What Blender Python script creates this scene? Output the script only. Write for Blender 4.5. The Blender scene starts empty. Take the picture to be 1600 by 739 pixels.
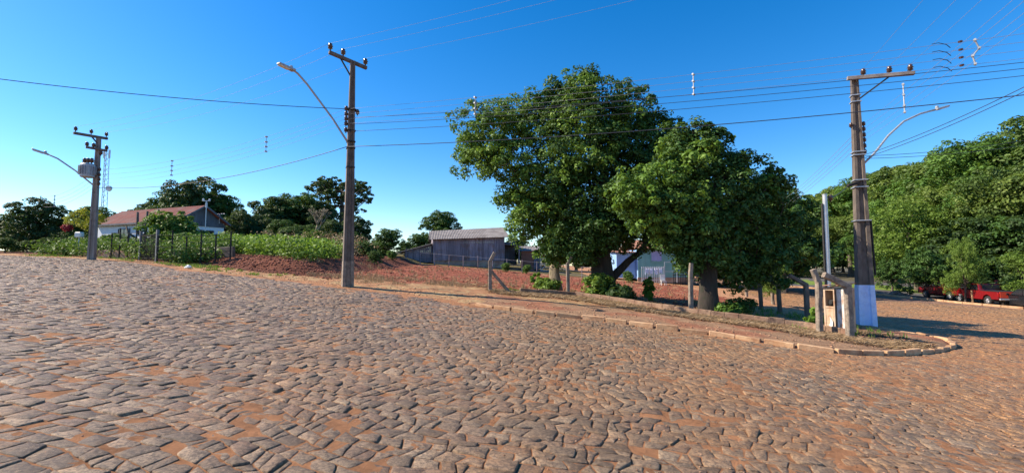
import bpy, math, random
import numpy as np
from mathutils import Vector, Matrix
PI = math.pi
R = math.radians
rng = np.random.default_rng(7)
random.seed(7)
scene = bpy.context.scene
COL = scene.collection

# ------------------------------------------------------------------ camera, world, sun, exposure
F = 700.0                       # focal length in pixels of the 1600 px wide photograph
PT = math.atan(44.5 / F)        # camera pitch
CP, SP = math.cos(PT), math.sin(PT)
cd = bpy.data.cameras.new('camera')
cam = bpy.data.objects.new('camera', cd)
COL.objects.link(cam)
cam.location = (0, 0, 1.6)
cam.rotation_euler = (PI / 2 + PT, 0, 0)
cd.sensor_width = 36
cd.lens = 36 * F / 1600
cd.clip_start = 0.05
cd.clip_end = 3000
scene.camera = cam

SUN_AZ = R(85)                  # how far the sun stands left of the viewing direction
SUN_EL = R(38)
sdir = Vector((-math.sin(SUN_AZ) * math.cos(SUN_EL), math.cos(SUN_AZ) * math.cos(SUN_EL), math.sin(SUN_EL)))
w = bpy.data.worlds.new('World')
scene.world = w
w.use_nodes = True
wn, wl = w.node_tree.nodes, w.node_tree.links
wn.clear()
sky = wn.new('ShaderNodeTexSky')
sky.sky_type = 'NISHITA'
sky.sun_disc = False
sky.sun_elevation = SUN_EL
sky.sun_rotation = -SUN_AZ
sky.altitude = 700
sky.air_density = 1.0
sky.dust_density = 0.4
sky.ozone_density = 2.6
hs = wn.new('ShaderNodeHueSaturation')
hs.inputs['Hue'].default_value = 0.503
hs.inputs['Saturation'].default_value = 1.42
bg = wn.new('ShaderNodeBackground')
bg.inputs['Strength'].default_value = 0.125
wo = wn.new('ShaderNodeOutputWorld')
wl.new(sky.outputs[0], hs.inputs['Color'])
wl.new(hs.outputs[0], bg.inputs['Color'])
wl.new(bg.outputs[0], wo.inputs[0])
sl = bpy.data.lights.new('sun', 'SUN')
sl.energy = 5.0
sl.angle = R(0.5)
sl.color = (1.0, 0.87, 0.70)
so = bpy.data.objects.new('sun', sl)
so.rotation_euler = (-sdir).to_track_quat('-Z', 'Y').to_euler()
so.location = (-20, 10, 30)
COL.objects.link(so)
vs = scene.view_settings
vs.view_transform = 'Standard'
vs.look = 'None'
vs.exposure = 0.84
vs.gamma = 1.0
vs.use_curve_mapping = False

# ------------------------------------------------------------------ terrain function and pixel helpers
def G(x, y):
    x = np.asarray(x, float); y = np.asarray(y, float)
    yy = np.clip(y, -20, 90)
    return -2.15 * np.tanh(x / 26) + 0.012 * yy + 0.08 * np.log1p(np.exp((yy - 30) / 4))
def ray(px, py):
    u = (px - 800) / F; v = (369.5 - py) / F
    d = np.array([u, CP - v * SP, SP + v * CP])
    return d / d[1]
def P(px, py, Y):
    return Vector(np.array([0, 0, 1.6]) + ray(px, py) * Y)
def gp(px, py):
    d = ray(px, py); t = 2.0
    while t < 150:
        q = np.array([0, 0, 1.6]) + d * t
        if q[2] <= G(q[0], q[1]): break
        t += 0.02
    return Vector(q)
def at(px, Y, dz=0.0):
    x = ray(px, 430)[0] * Y
    return Vector((x, Y, float(TH(x, Y)) + dz))

class Noise2:
    def __init__(s, seed):
        s.t = np.random.default_rng(seed).random((256, 256))
    def __call__(s, x, y):
        x = np.asarray(x, float); y = np.asarray(y, float)
        xi = np.floor(x).astype(int); yi = np.floor(y).astype(int)
        fx = x - xi; fy = y - yi
        fx = fx * fx * (3 - 2 * fx); fy = fy * fy * (3 - 2 * fy)
        a = s.t[xi & 255, yi & 255]; b = s.t[(xi + 1) & 255, yi & 255]
        c = s.t[xi & 255, (yi + 1) & 255]; d = s.t[(xi + 1) & 255, (yi + 1) & 255]
        return a + (b - a) * fx + (c - a) * fy + (a - b - c + d) * fx * fy
    def fbm(s, x, y, o=4):
        v = 0; a = 0.5; t = 0
        for k in range(o):
            v = v + a * s(x * 2 ** k + 17 * k, y * 2 ** k + 31 * k); t += a; a *= 0.5
        return v / t
NA, NB, NC = Noise2(1), Noise2(2), Noise2(3)

def inpoly(x, y, poly):
    r = np.zeros(np.shape(x), bool)
    n = len(poly)
    for i in range(n):
        x1, y1 = poly[i]; x2, y2 = poly[(i + 1) % n]
        c = ((y1 > y) != (y2 > y))
        if y2 == y1: continue
        xs = (x2 - x1) * (y - y1) / (y2 - y1) + x1
        r ^= c & (x < xs)
    return r
def dline(x, y, pts):
    d = np.full(np.shape(x), 1e9)
    for i in range(len(pts) - 1):
        ax, ay = pts[i]; bx, by = pts[i + 1]
        vx, vy = bx - ax, by - ay
        t = np.clip(((x - ax) * vx + (y - ay) * vy) / (vx * vx + vy * vy), 0, 1)
        d = np.minimum(d, np.hypot(x - ax - t * vx, y - ay - t * vy))
    return d
def sstep(a, b, v):
    t = np.clip((v - a) / (b - a), 0, 1)
    return t * t * (3 - 2 * t)
xy = lambda px, py: tuple(gp(px, py)[:2])

# outlines on the ground, read from the photograph
EDGE = [(-75, 33), (-45, 31.5), (-36, 30)] + [xy(*p) for p in ((140, 404), (235, 411), (310, 423), (400, 432), (500, 443), (540, 449), (625, 458), (700, 468), (744, 477))]
KERB = [xy(*p) for p in ((744, 477), (821, 489), (929, 500), (1011, 511), (1140, 527), (1188, 535), (1269, 548), (1324, 553.5), (1380, 555), (1425, 554), (1470, 549), (1494, 542))]
BACK = [xy(*p) for p in ((1494, 542), (1483, 535), (1444, 527), (1392, 518), (1330, 503), (1270, 490), (1200, 470), (1150, 455))] + [(17, 46), (16, 75)]
ISLAND = EDGE + KERB[1:] + BACK[1:] + [(16, 200), (-75, 200)]
FARK = [(40, 8), (38.5, 20)] + [xy(*p) for p in ((1600, 483), (1512, 475), (1392, 463), (1262, 450), (1188, 445.5))] + [(25, 70), (20, 110)]
LOT = [xy(*p) for p in ((548, 436), (640, 446), (760, 452), (870, 462), (960, 472), (1040, 484), (1130, 492))] + [(13.2, 24), (14.5, 34), (15.5, 42), (-0.5, 46), (-9.5, 46), (-13.5, 44), (-15, 34), (-15.5, 26)]
PARK = FARK + [(60, 110), (60, 8)]
WALL = [xy(*p) for p in ((812, 461), (902, 467.5), (967, 477), (1032, 488), (1100, 498), (1180, 508), (1262, 519), (1281, 523), (1329, 532))]

def TH(x, y, fine=False):
    """full terrain height: slope, raised verge, dirt bank, tilled clods"""
    x = np.asarray(x, float); y = np.asarray(y, float)
    z = G(x, y)
    isl = inpoly(x, y, ISLAND)
    dk = dline(x, y, KERB + BACK[1:8])
    de = dline(x, y, EDGE)
    up = np.where(isl, 0.11 * sstep(0.0, 0.25, dk) * sstep(0.0, 3.0, de), 0)
    z = z + up
    # bank of dark red earth beyond the verge, left of the lot
    bank = np.where(isl, sstep(1.8, 3.6, de) * sstep(-9.2, -11.5, x) * sstep(-23, -20, x), 0)
    z = z + bank * (0.38 + 0.3 * NA.fbm(x * 0.5, y * 0.5))
    if fine:
        lot = inpoly(x, y, LOT)
        z = z + np.where(lot, 0.16 * (NB.fbm(x * 2.2, y * 2.2) - 0.35) * sstep(0, 1.5, dline(x, y, LOT + LOT[:1])), 0)
        z = z + np.where(isl & ~lot, 0.05 * (NC.fbm(x * 3, y * 3) - 0.5) * sstep(0.1, .6, dk), 0)
        z = z + bank * 0.22 * (NB.fbm(x * 2.6, y * 2.6) - 0.5)
    return z

# ------------------------------------------------------------------ mesh helpers
def link(o, parent=None, loc=None):
    COL.objects.link(o)
    if parent is not None: o.parent = parent
    if loc is not None: o.location = loc
    return o
def np_mesh(name, V, Fq, mat, smooth=False, uv=None):
    """V (n,3); Fq list of arrays of faces (m,k)"""
    me = bpy.data.meshes.new(name)
    V = np.asarray(V, np.float32)
    me.vertices.add(len(V)); me.vertices.foreach_set('co', V.ravel())
    tot = sum(f.size for f in Fq); nf = sum(len(f) for f in Fq)
    me.loops.add(tot); me.polygons.add(nf)
    me.loops.foreach_set('vertex_index', np.concatenate([f.ravel() for f in Fq]).astype(np.int32))
    ls = np.concatenate([np.full(len(f), f.shape[1]) for f in Fq])
    st = np.concatenate([[0], np.cumsum(ls)[:-1]])
    me.polygons.foreach_set('loop_start', st.astype(np.int32))
    if smooth: me.polygons.foreach_set('use_smooth', np.ones(nf, bool))
    me.update(calc_edges=True)
    me.validate()
    if mat: me.materials.append(mat)
    return me
class MB:
    def __init__(s): s.v = []; s.f = []
    def add(s, vs, fs, M=None):
        b = len(s.v)
        s.v += [tuple(M @ Vector(p)) if M else tuple(p) for p in vs]
        s.f += [tuple(i + b for i in f) for f in fs]
        return s
    def box(s, c, d, rz=0.0, M=None, bev=0.0, top=(1, 1), shift=(0, 0)):
        """box at centre c with size d; top scales the upper face, shift moves it; bev chamfers the plan corners and rims"""
        hx, hy, hz = d[0] / 2, d[1] / 2, d[2] / 2
        T = Matrix.Translation(c) @ Matrix.Rotation(rz, 4, 'Z')
        if M: T = M @ T
        if bev <= 0:
            vs = [(x * hx, y * hy, -hz) for x, y in ((-1, -1), (1, -1), (1, 1), (-1, 1))]
            vs += [(x * hx * top[0] + shift[0], y * hy * top[1] + shift[1], hz) for x, y in ((-1, -1), (1, -1), (1, 1), (-1, 1))]
            return s.add(vs, [(3, 2, 1, 0), (4, 5, 6, 7), (0, 1, 5, 4), (1, 2, 6, 5), (2, 3, 7, 6), (3, 0, 4, 7)], T)
        b = min(bev, hx * .45, hy * .45, hz * .45)
        def ring(z, ins, t):
            tx = 1 + (top[0] - 1) * t; ty = 1 + (top[1] - 1) * t
            X, Y = hx * tx - ins, hy * ty - ins
            sx, sy = shift[0] * t, shift[1] * t
            return [(x + sx, y + sy, z) for x, y in ((-X + b, -Y), (X - b, -Y), (X, -Y + b), (X, Y - b), (X - b, Y), (-X + b, Y), (-X, Y - b), (-X, -Y + b))]
        vs = ring(-hz, b * .7, 0) + ring(-hz + b, 0, 0) + ring(hz - b, 0, 1) + ring(hz, b * .7, 1)
        fs = [tuple(reversed(range(8))), tuple(range(24, 32))]
        for k in range(3):
            for i in range(8):
                j = (i + 1) % 8
                fs.append((k * 8 + i, k * 8 + j, k * 8 + 8 + j, k * 8 + 8 + i))
        return s.add(vs, fs, T)
    def tube(s, pts, rad, n=8, caps=True, flat=1.0):
        pts = [Vector(p) for p in pts]
        if not hasattr(rad, '__len__'): rad = [rad] * len(pts)
        vs = []; fs = []
        t0 = (pts[1] - pts[0]).normalized()
        up = Vector((0, 0, 1)) if abs(t0.z) < 0.9 else Vector((0, 1, 0))
        a = t0.cross(up).normalized()
        for i, p in enumerate(pts):
            t = (pts[min(i + 1, len(pts) - 1)] - pts[max(i - 1, 0)]).normalized()
            a = (a - t * a.dot(t)).normalized()
            b = t.cross(a)
            for k in range(n):
                th = 2 * PI * k / n
                vs.append(p + (a * math.cos(th) + b * math.sin(th) * flat) * rad[i])
        for i in range(len(pts) - 1):
            for k in range(n):
                k2 = (k + 1) % n
                fs.append((i * n + k, i * n + k2, i * n + n + k2, i * n + n + k))
        if caps:
            fs.append(tuple(reversed(range(n)))); fs.append(tuple((len(pts) - 1) * n + k for k in range(n)))
        return s.add(vs, fs)
    def bar(s, a, b, wd, th, up=(0, 0, 1), bev=0.0, w2=None):
        """rectangular beam from a to b"""
        a, b = Vector(a), Vector(b)
        d = b - a; L = d.length; z = d / L
        x = Vector(up).cross(z)
        if x.length < 1e-3: x = Vector((1, 0, 0)).cross(z)
        x.normalize(); y = z.cross(x)
        M = Matrix((x, y, z)).transposed().to_4x4(); M.translation = (a + b) / 2
        r = (w2 / wd) if w2 else 1
        return s.box((0, 0, 0), (wd, th, L), M=M, bev=bev, top=(r, r))
    def prism(s, pts2, y0, y1, plane='xz', M=None, cap=True):
        """pts2 outline extruded between y0 and y1"""
        n = len(pts2)
        def q(p, t): return (p[0], t, p[1]) if plane == 'xz' else (p[0], p[1], t)
        vs = [q(p, y0) for p in pts2] + [q(p, y1) for p in pts2]
        fs = [(i, (i + 1) % n, n + (i + 1) % n, n + i) for i in range(n)]
        if cap: fs += [tuple(reversed(range(n))), tuple(range(n, 2 * n))]
        return s.add(vs, fs, M)
    def build(s, name, mat, parent=None, loc=None, smooth=False):
        me = bpy.data.meshes.new(name)
        me.from_pydata([tuple(v) for v in s.v], [], s.f)
        me.validate()
        import bmesh
        bm = bmesh.new(); bm.from_mesh(me); bmesh.ops.recalc_face_normals(bm, faces=bm.faces[:]); bm.to_mesh(me); bm.free()
        if smooth:
            me.polygons.foreach_set('use_smooth', [True] * len(me.polygons))
        if mat: me.materials.append(mat)
        o = bpy.data.objects.new(name, me)
        return link(o, parent, loc)
def tag(o, label=None, cat=None, group=None, kind=None):
    if label: o['label'] = label
    if cat: o['category'] = cat
    if group: o['group'] = group
    if kind: o['kind'] = kind
    return o
def thing(name, label, cat, loc=(0, 0, 0), rz=0.0, group=None):
    o = bpy.data.objects.new(name, None)
    o.empty_display_size = 0.3
    COL.objects.link(o); o.location = loc; o.rotation_euler = (0, 0, rz)
    return tag(o, label, cat, group)
def copy_tree(o, parent=None):
    c = o.copy(); COL.objects.link(c)
    if parent is not None: c.parent = parent
    for ch in list(o.children): copy_tree(ch, c)
    return c

# ------------------------------------------------------------------ materials
def nt(name):
    m = bpy.data.materials.new(name); m.use_nodes = True
    n, l = m.node_tree.nodes, m.node_tree.links
    return m, n, l, n['Principled BSDF']
def lin(c): return tuple(c) + (1.0,)
def mix(n, l, fac, a, b, mode='MIX'):
    x = n.new('ShaderNodeMix'); x.data_type = 'RGBA'; x.blend_type = mode
    for s, v in ((0, fac), (6, a), (7, b)):
        if isinstance(v, (int, float)): x.inputs[s].default_value = v
        elif isinstance(v, tuple): x.inputs[s].default_value = lin(v[:3])
        else: l.new(v, x.inputs[s])
    return x.outputs[2]
def noise(n, l, scale, detail=5, rough=0.6, stretch=(1, 1, 1), dist=0.0, coord='Object'):
    tc = n.new('ShaderNodeTexCoord'); mp = n.new('ShaderNodeMapping')
    mp.inputs['Scale'].default_value = stretch
    l.new(tc.outputs[coord], mp.inputs['Vector'])
    t = n.new('ShaderNodeTexNoise')
    t.inputs['Scale'].default_value = scale; t.inputs['Detail'].default_value = detail
    t.inputs['Roughness'].default_value = rough; t.inputs['Distortion'].default_value = dist
    l.new(mp.outputs[0], t.inputs['Vector'])
    return t.outputs['Fac']
def ramp(n, l, v, a, b):
    x = n.new('ShaderNodeMapRange'); x.inputs[1].default_value = a; x.inputs[2].default_value = b
    l.new(v, x.inputs[0]); return x.outputs[0]
def bump(n, l, p, h, dist=0.01, strength=0.6, prev=None):
    b = n.new('ShaderNodeBump'); b.inputs['Distance'].default_value = dist; b.inputs['Strength'].default_value = strength
    l.new(h, b.inputs['Height'])
    if prev is not None: l.new(prev, b.inputs['Normal'])
    l.new(b.outputs[0], p.inputs['Normal']); return b.outputs[0]
def mat(name, c1, c2=None, scale=4, rough=0.8, bs=40, bd=0.005, island=0.0, metal=0.0, stretch=(1, 1, 1), lo=0.35, hi=0.65, c3=None, scale3=1.0, spec=0.5):
    m, n, l, p = nt(name)
    col = None
    if c2:
        col = mix(n, l, ramp(n, l, noise(n, l, scale, stretch=stretch), lo, hi), c1, c2)
    if c3:
        col = mix(n, l, ramp(n, l, noise(n, l, scale3, detail=8, rough=.7), 0.5, 0.68), col or c1, c3)
    if island:
        g = n.new('ShaderNodeNewGeometry')
        k = ramp(n, l, g.outputs['Random Per Island'], 0, 1)
        mr = n.new('ShaderNodeMapRange'); mr.inputs[3].default_value = 1 - island; mr.inputs[4].default_value = 1 + island
        l.new(k, mr.inputs[0])
        vm = n.new('ShaderNodeVectorMath'); vm.operation = 'SCALE'
        if col is None:
            vm.inputs[0].default_value = c1
        else: l.new(col, vm.inputs[0])
        l.new(mr.outputs[0], vm.inputs['Scale']); col = vm.outputs[0]
    if col is None: p.inputs['Base Color'].default_value = lin(c1)
    else: l.new(col, p.inputs['Base Color'])
    p.inputs['Roughness'].default_value = rough
    p.inputs['Metallic'].default_value = metal
    p.inputs['Specular IOR Level'].default_value = spec
    if bs: bump(n, l, p, noise(n, l, bs, detail=6, stretch=stretch), bd)
    return m
def leafmat(name, a, b, trans=0.22, c=None, gloss=0.5, through=(0.25, 0.40, 0.03)):
    m, n, l, p = nt(name)
    g = n.new('ShaderNodeNewGeometry')
    col = mix(n, l, g.outputs['Random Per Island'], a, b)
    col = mix(n, l, ramp(n, l, noise(n, l, 0.55, detail=3), .42, .62), col, c or a)
    l.new(col, p.inputs['Base Color'])
    p.inputs['Roughness'].default_value = gloss + .1
    p.inputs['Specular IOR Level'].default_value = .3
    t = n.new('ShaderNodeBsdfTranslucent')
    br = mix(n, l, 0.5, col, through)
    l.new(br, t.inputs['Color'])
    ms = n.new('ShaderNodeMixShader'); ms.inputs[0].default_value = trans
    l.new(p.outputs[0], ms.inputs[1]); l.new(t.outputs[0], ms.inputs[2])
    l.new(ms.outputs[0], n['Material Output'].inputs[0])
    return m

M = {}
M['concrete'] = mat('pole_concrete', (0.20, 0.17, 0.15), (0.31, 0.27, 0.24), 3, .85, 60, .006, stretch=(1, 1, .25), c3=(0.12, 0.09, 0.075), scale3=1.5)
M['concrete_dark'] = mat('dark_weathered_shaded_concrete', (0.085, 0.068, 0.055), (0.17, 0.135, 0.11), 5, .9, 50, .01, stretch=(1, 1, .5))
M['post_concrete'] = mat('post_concrete', (0.17, 0.13, 0.10), (0.31, 0.25, 0.19), 9, .92, 45, .012, c3=(0.10, 0.085, 0.07), scale3=6)
M['low_wall'] = mat('low_wall_mortar', (0.22, 0.12, 0.075), (0.34, 0.22, 0.14), 3, .92, 25, .03, c3=(0.10, 0.06, 0.04), scale3=4)
M['kerb'] = mat('kerb_concrete', (0.42, 0.23, 0.115), (0.56, 0.36, 0.20), 5, .9, 30, .02, c3=(0.24, 0.11, 0.055), scale3=2.2, island=.22)
M['blue'] = mat('pale_blue_paint', (0.50, 0.62, 0.90), (0.62, 0.72, 0.93), 5, .7, 40, .003, c3=(0.45, 0.53, 0.74), scale3=4)
M['steel'] = mat('galvanised_steel', (0.42, 0.44, 0.46), (0.55, 0.56, 0.57), 8, .45, 0, metal=.6)
M['lampgrey'] = mat('lamp_grey_metal', (0.32, 0.34, 0.36), (0.42, 0.43, 0.44), 8, .5, 0, metal=.3)
M['darkmetal'] = mat('dark_metal', (0.03, 0.03, 0.03), (0.055, 0.05, 0.045), 9, .9, 0, spec=.1)
M['porcelain'] = mat('brown_porcelain', (0.06, 0.03, 0.025), (0.09, 0.05, 0.04), 9, .25, 0)
M['white'] = mat('white_plastic', (0.72, 0.72, 0.70), (0.6, 0.6, 0.58), 9, .5, 0)
M['wire'] = mat('wire_aluminium', (0.22, 0.22, 0.25), (0.27, 0.27, 0.30), 5, .7, 0, metal=.1)
M['cable'] = mat('black_cable', (0.03, 0.035, 0.05), None, 5, .6, 0)
M['barkgrey'] = mat('tree_bark', (0.065, 0.05, 0.04), (0.15, 0.12, 0.095), 6, .95, 22, .03, stretch=(1, 1, .25), c3=(0.06, 0.045, 0.035), scale3=3)
M['barkpale'] = mat('pale_bark', (0.20, 0.155, 0.10), (0.32, 0.26, 0.175), 6, .95, 20, .025, stretch=(1, 1, .3), c3=(0.12, 0.10, 0.05), scale3=3)
M['barkshade'] = mat('shaded_bark', (0.024, 0.019, 0.015), (0.06, 0.046, 0.036), 6, .95, 22, .03, stretch=(1, 1, .25), c3=(0.03, 0.035, 0.02), scale3=3)  # bark darkened so the crowns' shade on the trunks sits in the colour
M['leaf_a'] = leafmat('leaf_deep_green', (0.030, 0.075, 0.016), (0.085, 0.165, 0.030), .16, (0.045, 0.105, 0.02))
M['leaf_b'] = leafmat('leaf_mid_green', (0.06, 0.135, 0.022), (0.14, 0.25, 0.042), .24, (0.07, 0.15, 0.028))
M['leaf_c'] = leafmat('leaf_forest', (0.085, 0.135, 0.026), (0.19, 0.25, 0.05), .26, (0.12, 0.17, 0.035))
M['leaf_c2'] = leafmat('leaf_forest_deep', (0.055, 0.10, 0.022), (0.12, 0.18, 0.04), .2, (0.08, 0.13, 0.03))
M['leaf_light'] = leafmat('leaf_bright', (0.11, 0.19, 0.03), (0.19, 0.27, 0.045), .3, (0.12, 0.20, 0.03))
M['leaf_sunlit'] = leafmat('leaf_sunlit', (0.11, 0.215, 0.035), (0.23, 0.35, 0.055), .3, (0.11, 0.21, 0.03))  # lighter green that paints sunlight on the outer leaves
M['leaf_crop'] = leafmat('leaf_crop', (0.12, 0.24, 0.03), (0.24, 0.38, 0.05), .33, (0.08, 0.16, 0.025))
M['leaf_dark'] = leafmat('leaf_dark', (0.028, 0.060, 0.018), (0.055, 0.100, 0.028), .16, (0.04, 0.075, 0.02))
M['leaf_dry'] = leafmat('leaf_dry', (0.24, 0.15, 0.075), (0.44, 0.32, 0.19), .15, (0.30, 0.20, 0.11), through=(0.4, 0.28, 0.14))
M['leaf_dead'] = leafmat('leaf_dead', (0.07, 0.04, 0.025), (0.17, 0.10, 0.06), .1, (0.11, 0.065, 0.04), through=(0.2, 0.1, 0.05))
M['leaf_red'] = leafmat('leaf_bougainvillea', (0.35, 0.03, 0.05), (0.5, 0.06, 0.08), .2, (0.4, .04, .05), through=(.5, .05, .06))
M['leaf_yellow'] = leafmat('leaf_yellow', (0.45, 0.38, 0.03), (0.35, 0.36, 0.04), .3, (0.4, .36, .04))
M['barnwood'] = mat('weathered_boards', (0.15, 0.135, 0.165), (0.28, 0.255, 0.29), 7, .85, 30, .004, island=.28, stretch=(1.5, 1.5, .12), c3=(0.20, 0.115, 0.075), scale3=.9)
M['barnroof'] = mat('grey_fibre_sheets', (0.14, 0.125, 0.12), (0.24, 0.22, 0.21), 1.4, .85, 20, .01, c3=(0.13, 0.11, 0.10), scale3=1.2)
M['houseroof'] = mat('rusty_red_sheets', (0.25, 0.06, 0.045), (0.36, 0.11, 0.08), 1.2, .75, 0, c3=(0.28, 0.18, 0.15), scale3=.8)
M['housewhite'] = mat('white_wash', (0.80, 0.82, 0.84), (0.72, 0.75, 0.78), 1.5, .8, 20, .004)
M['gable'] = mat('dark_gable_boards', (0.075, 0.085, 0.105), (0.13, 0.14, 0.16), 4, .8, 0, island=.2, stretch=(1, 1, .2))
M['dark'] = mat('dark_interior', (0.012, 0.012, 0.014), None, 5, .9, 0)
M['glass'] = mat('dark_glass', (0.02, 0.025, 0.03), None, 5, .08, 0)
M['wallgrey'] = mat('grey_render_wall', (0.33, 0.22, 0.15), (0.45, 0.33, 0.24), 1.5, .9, 20, .006, c3=(0.24, 0.12, 0.08), scale3=1.2)
M['brick'] = mat('red_brick', (0.20, 0.085, 0.055), (0.27, 0.12, 0.08), 8, .9, 30, .006)
M['teal'] = mat('teal_boards', (0.17, 0.40, 0.35), (0.23, 0.46, 0.40), 1.5, .75, 0, island=.06)
M['bluewall'] = mat('blue_side_wall', (0.22, 0.38, 0.62), (0.27, 0.43, 0.66), 1.5, .75, 0)
M['lavender'] = mat('lavender_shutter', (0.36, 0.38, 0.60), (0.42, 0.43, 0.64), 3, .7, 0, island=.05)
M['tile'] = mat('orange_roof_tiles', (0.24, 0.11, 0.07), (0.32, 0.16, 0.1), 6, .85, 20, .01)
M['rust'] = mat('rusty_sheet', (0.26, 0.10, 0.055), (0.36, 0.20, 0.13), 7, .8, 20, .004)
M['rustwhite'] = mat('peeling_white_steel', (0.58, 0.55, 0.52), (0.40, 0.24, 0.15), 6, .6, 20, .003, lo=.5, hi=.62, stretch=(1, 1, .5))
M['cabwood'] = mat('cabinet_timber', (0.42, 0.27, 0.16), (0.56, 0.44, 0.32), 6, .8, 20, .003, stretch=(1, 1, .3), c3=(.3,.13,.07), scale3=3)
M['redpaint'] = mat('red_car_paint', (0.20, 0.008, 0.010), (0.17, 0.007, 0.01), 3, .25, 0)
M['sunlitred'] = mat('sunlit_red_paint', (0.62, 0.07, 0.03), (0.55, 0.06, 0.03), 3, .3, 0)  # brighter red puts the sunlight on a tailgate into the colour
M['blackpaint'] = mat('black_car_paint', (0.012, 0.013, 0.016), None, 3, .2, 0)
M['tyre'] = mat('tyre_rubber', (0.02, 0.02, 0.02), None, 3, .85, 0)
M['rim'] = mat('silver_rim', (0.65, 0.65, 0.66), None, 3, .3, 0, metal=.7)
M['lens'] = mat('lamp_lens', (0.7, 0.68, 0.62), None, 3, .15, 0)
M['redlens'] = mat('red_lens', (0.4, 0.01, 0.01), None, 3, .2, 0)
M['skin'] = mat('skin', (0.36, 0.2, 0.13), None, 3, .6, 0)
M['navy'] = mat('navy_cloth', (0.02, 0.025, 0.07), (0.03, 0.035, 0.09), 9, .9, 0)
M['redcloth'] = mat('red_cap_cloth', (0.55, 0.03, 0.03), None, 9, .8, 0)
M['wood'] = mat('raw_timber', (0.42, 0.25, 0.12), (0.52, 0.34, 0.18), 6, .85, 20, .005, stretch=(1, 1, .3))
M['stone_small'] = mat('loose_rock', (0.14, 0.10, 0.085), (0.24, 0.17, 0.13), 9, .85, 30, .01)

# ground sheet: base colour from a colour attribute that maps the soils, plus fine noise
def ground_mat():
    m, n, l, p = nt('ground_soil')
    at_ = n.new('ShaderNodeVertexColor'); at_.layer_name = 'soil'
    a2 = n.new('ShaderNodeAttribute'); a2.attribute_name = 'rough'
    nz = noise(n, l, 2.6, detail=12, rough=.72)
    vm = n.new('ShaderNodeVectorMath'); vm.operation = 'SCALE'
    mr = n.new('ShaderNodeMapRange'); mr.inputs[1].default_value = .3; mr.inputs[2].default_value = .7; mr.inputs[3].default_value = .5; mr.inputs[4].default_value = 1.3
    l.new(nz, mr.inputs[0]); l.new(at_.outputs[0], vm.inputs[0]); l.new(mr.outputs[0], vm.inputs['Scale'])
    nz3 = noise(n, l, 45, detail=4, rough=.7)
    col = mix(n, l, ramp(n, l, nz3, .56, .75), vm.outputs[0], (0.42, 0.27, 0.15))
    x = mix(n, l, .35, vm.outputs[0], col)
    l.new(x, p.inputs['Base Color'])
    p.inputs['Roughness'].default_value = .95
    p.inputs['Specular IOR Level'].default_value = .2
    b1 = bump(n, l, p, noise(n, l, 9, detail=12, rough=.75), .09, .9)
    bump(n, l, p, noise(n, l, 60, detail=5, rough=.7), .012, .7, b1)
    return m
M['ground'] = ground_mat()
def stone_mat():
    m, n, l, p = nt('basalt_sett')
    g = n.new('ShaderNodeNewGeometry')
    c = n.new('ShaderNodeValToRGB')
    e = c.color_ramp.elements
    e[0].position = 0; e[0].color = (0.18, 0.122, 0.074, 1)
    e[1].position = 1; e[1].color = (0.46, 0.325, 0.20, 1)
    for q, cc in ((.3, (0.255, 0.175, 0.107, 1)), (.6, (0.34, 0.237, 0.146, 1)), (.8, (0.25, 0.15, 0.09, 1))):
        k = e.new(q); k.color = cc
    l.new(g.outputs['Random Per Island'], c.inputs[0])
    # red soil dusted over the stones, thicker in patches, and more of it towards the corner
    tc = n.new('ShaderNodeTexCoord'); sx = n.new('ShaderNodeSeparateXYZ'); l.new(tc.outputs['Object'], sx.inputs[0])
    side = n.new('ShaderNodeMapRange'); side.inputs[1].default_value = -7; side.inputs[2].default_value = 13; side.inputs[3].default_value = -.08; side.inputs[4].default_value = .17
    l.new(sx.outputs[0], side.inputs[0])
    ad = n.new('ShaderNodeMath'); ad.operation = 'ADD'
    l.new(noise(n, l, .5, detail=10, rough=.72), ad.inputs[0]); l.new(side.outputs[0], ad.inputs[1])
    dust = ramp(n, l, ad.outputs[0], .47, .72)
    col = mix(n, l, dust, c.outputs[0], (0.45, 0.235, 0.10))
    fine = ramp(n, l, noise(n, l, 30, detail=10, rough=.85), .45, .55)
    col = mix(n, l, fine, mix(n, l, .75, col, (0.07, 0.05, 0.038)), col)
    col = mix(n, l, ramp(n, l, noise(n, l, 12, detail=8, rough=.85), .56, .66), col, (0.44, 0.31, 0.20))
    l.new(col, p.inputs['Base Color'])
    p.inputs['Roughness'].default_value = .58
    p.inputs['Specular IOR Level'].default_value = .27
    b1 = bump(n, l, p, noise(n, l, 16, detail=10, rough=.78), .022, .9)
    bump(n, l, p, noise(n, l, 120, detail=5, rough=.75), .003, .8, b1)
    return m
M['stone'] = stone_mat()

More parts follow.
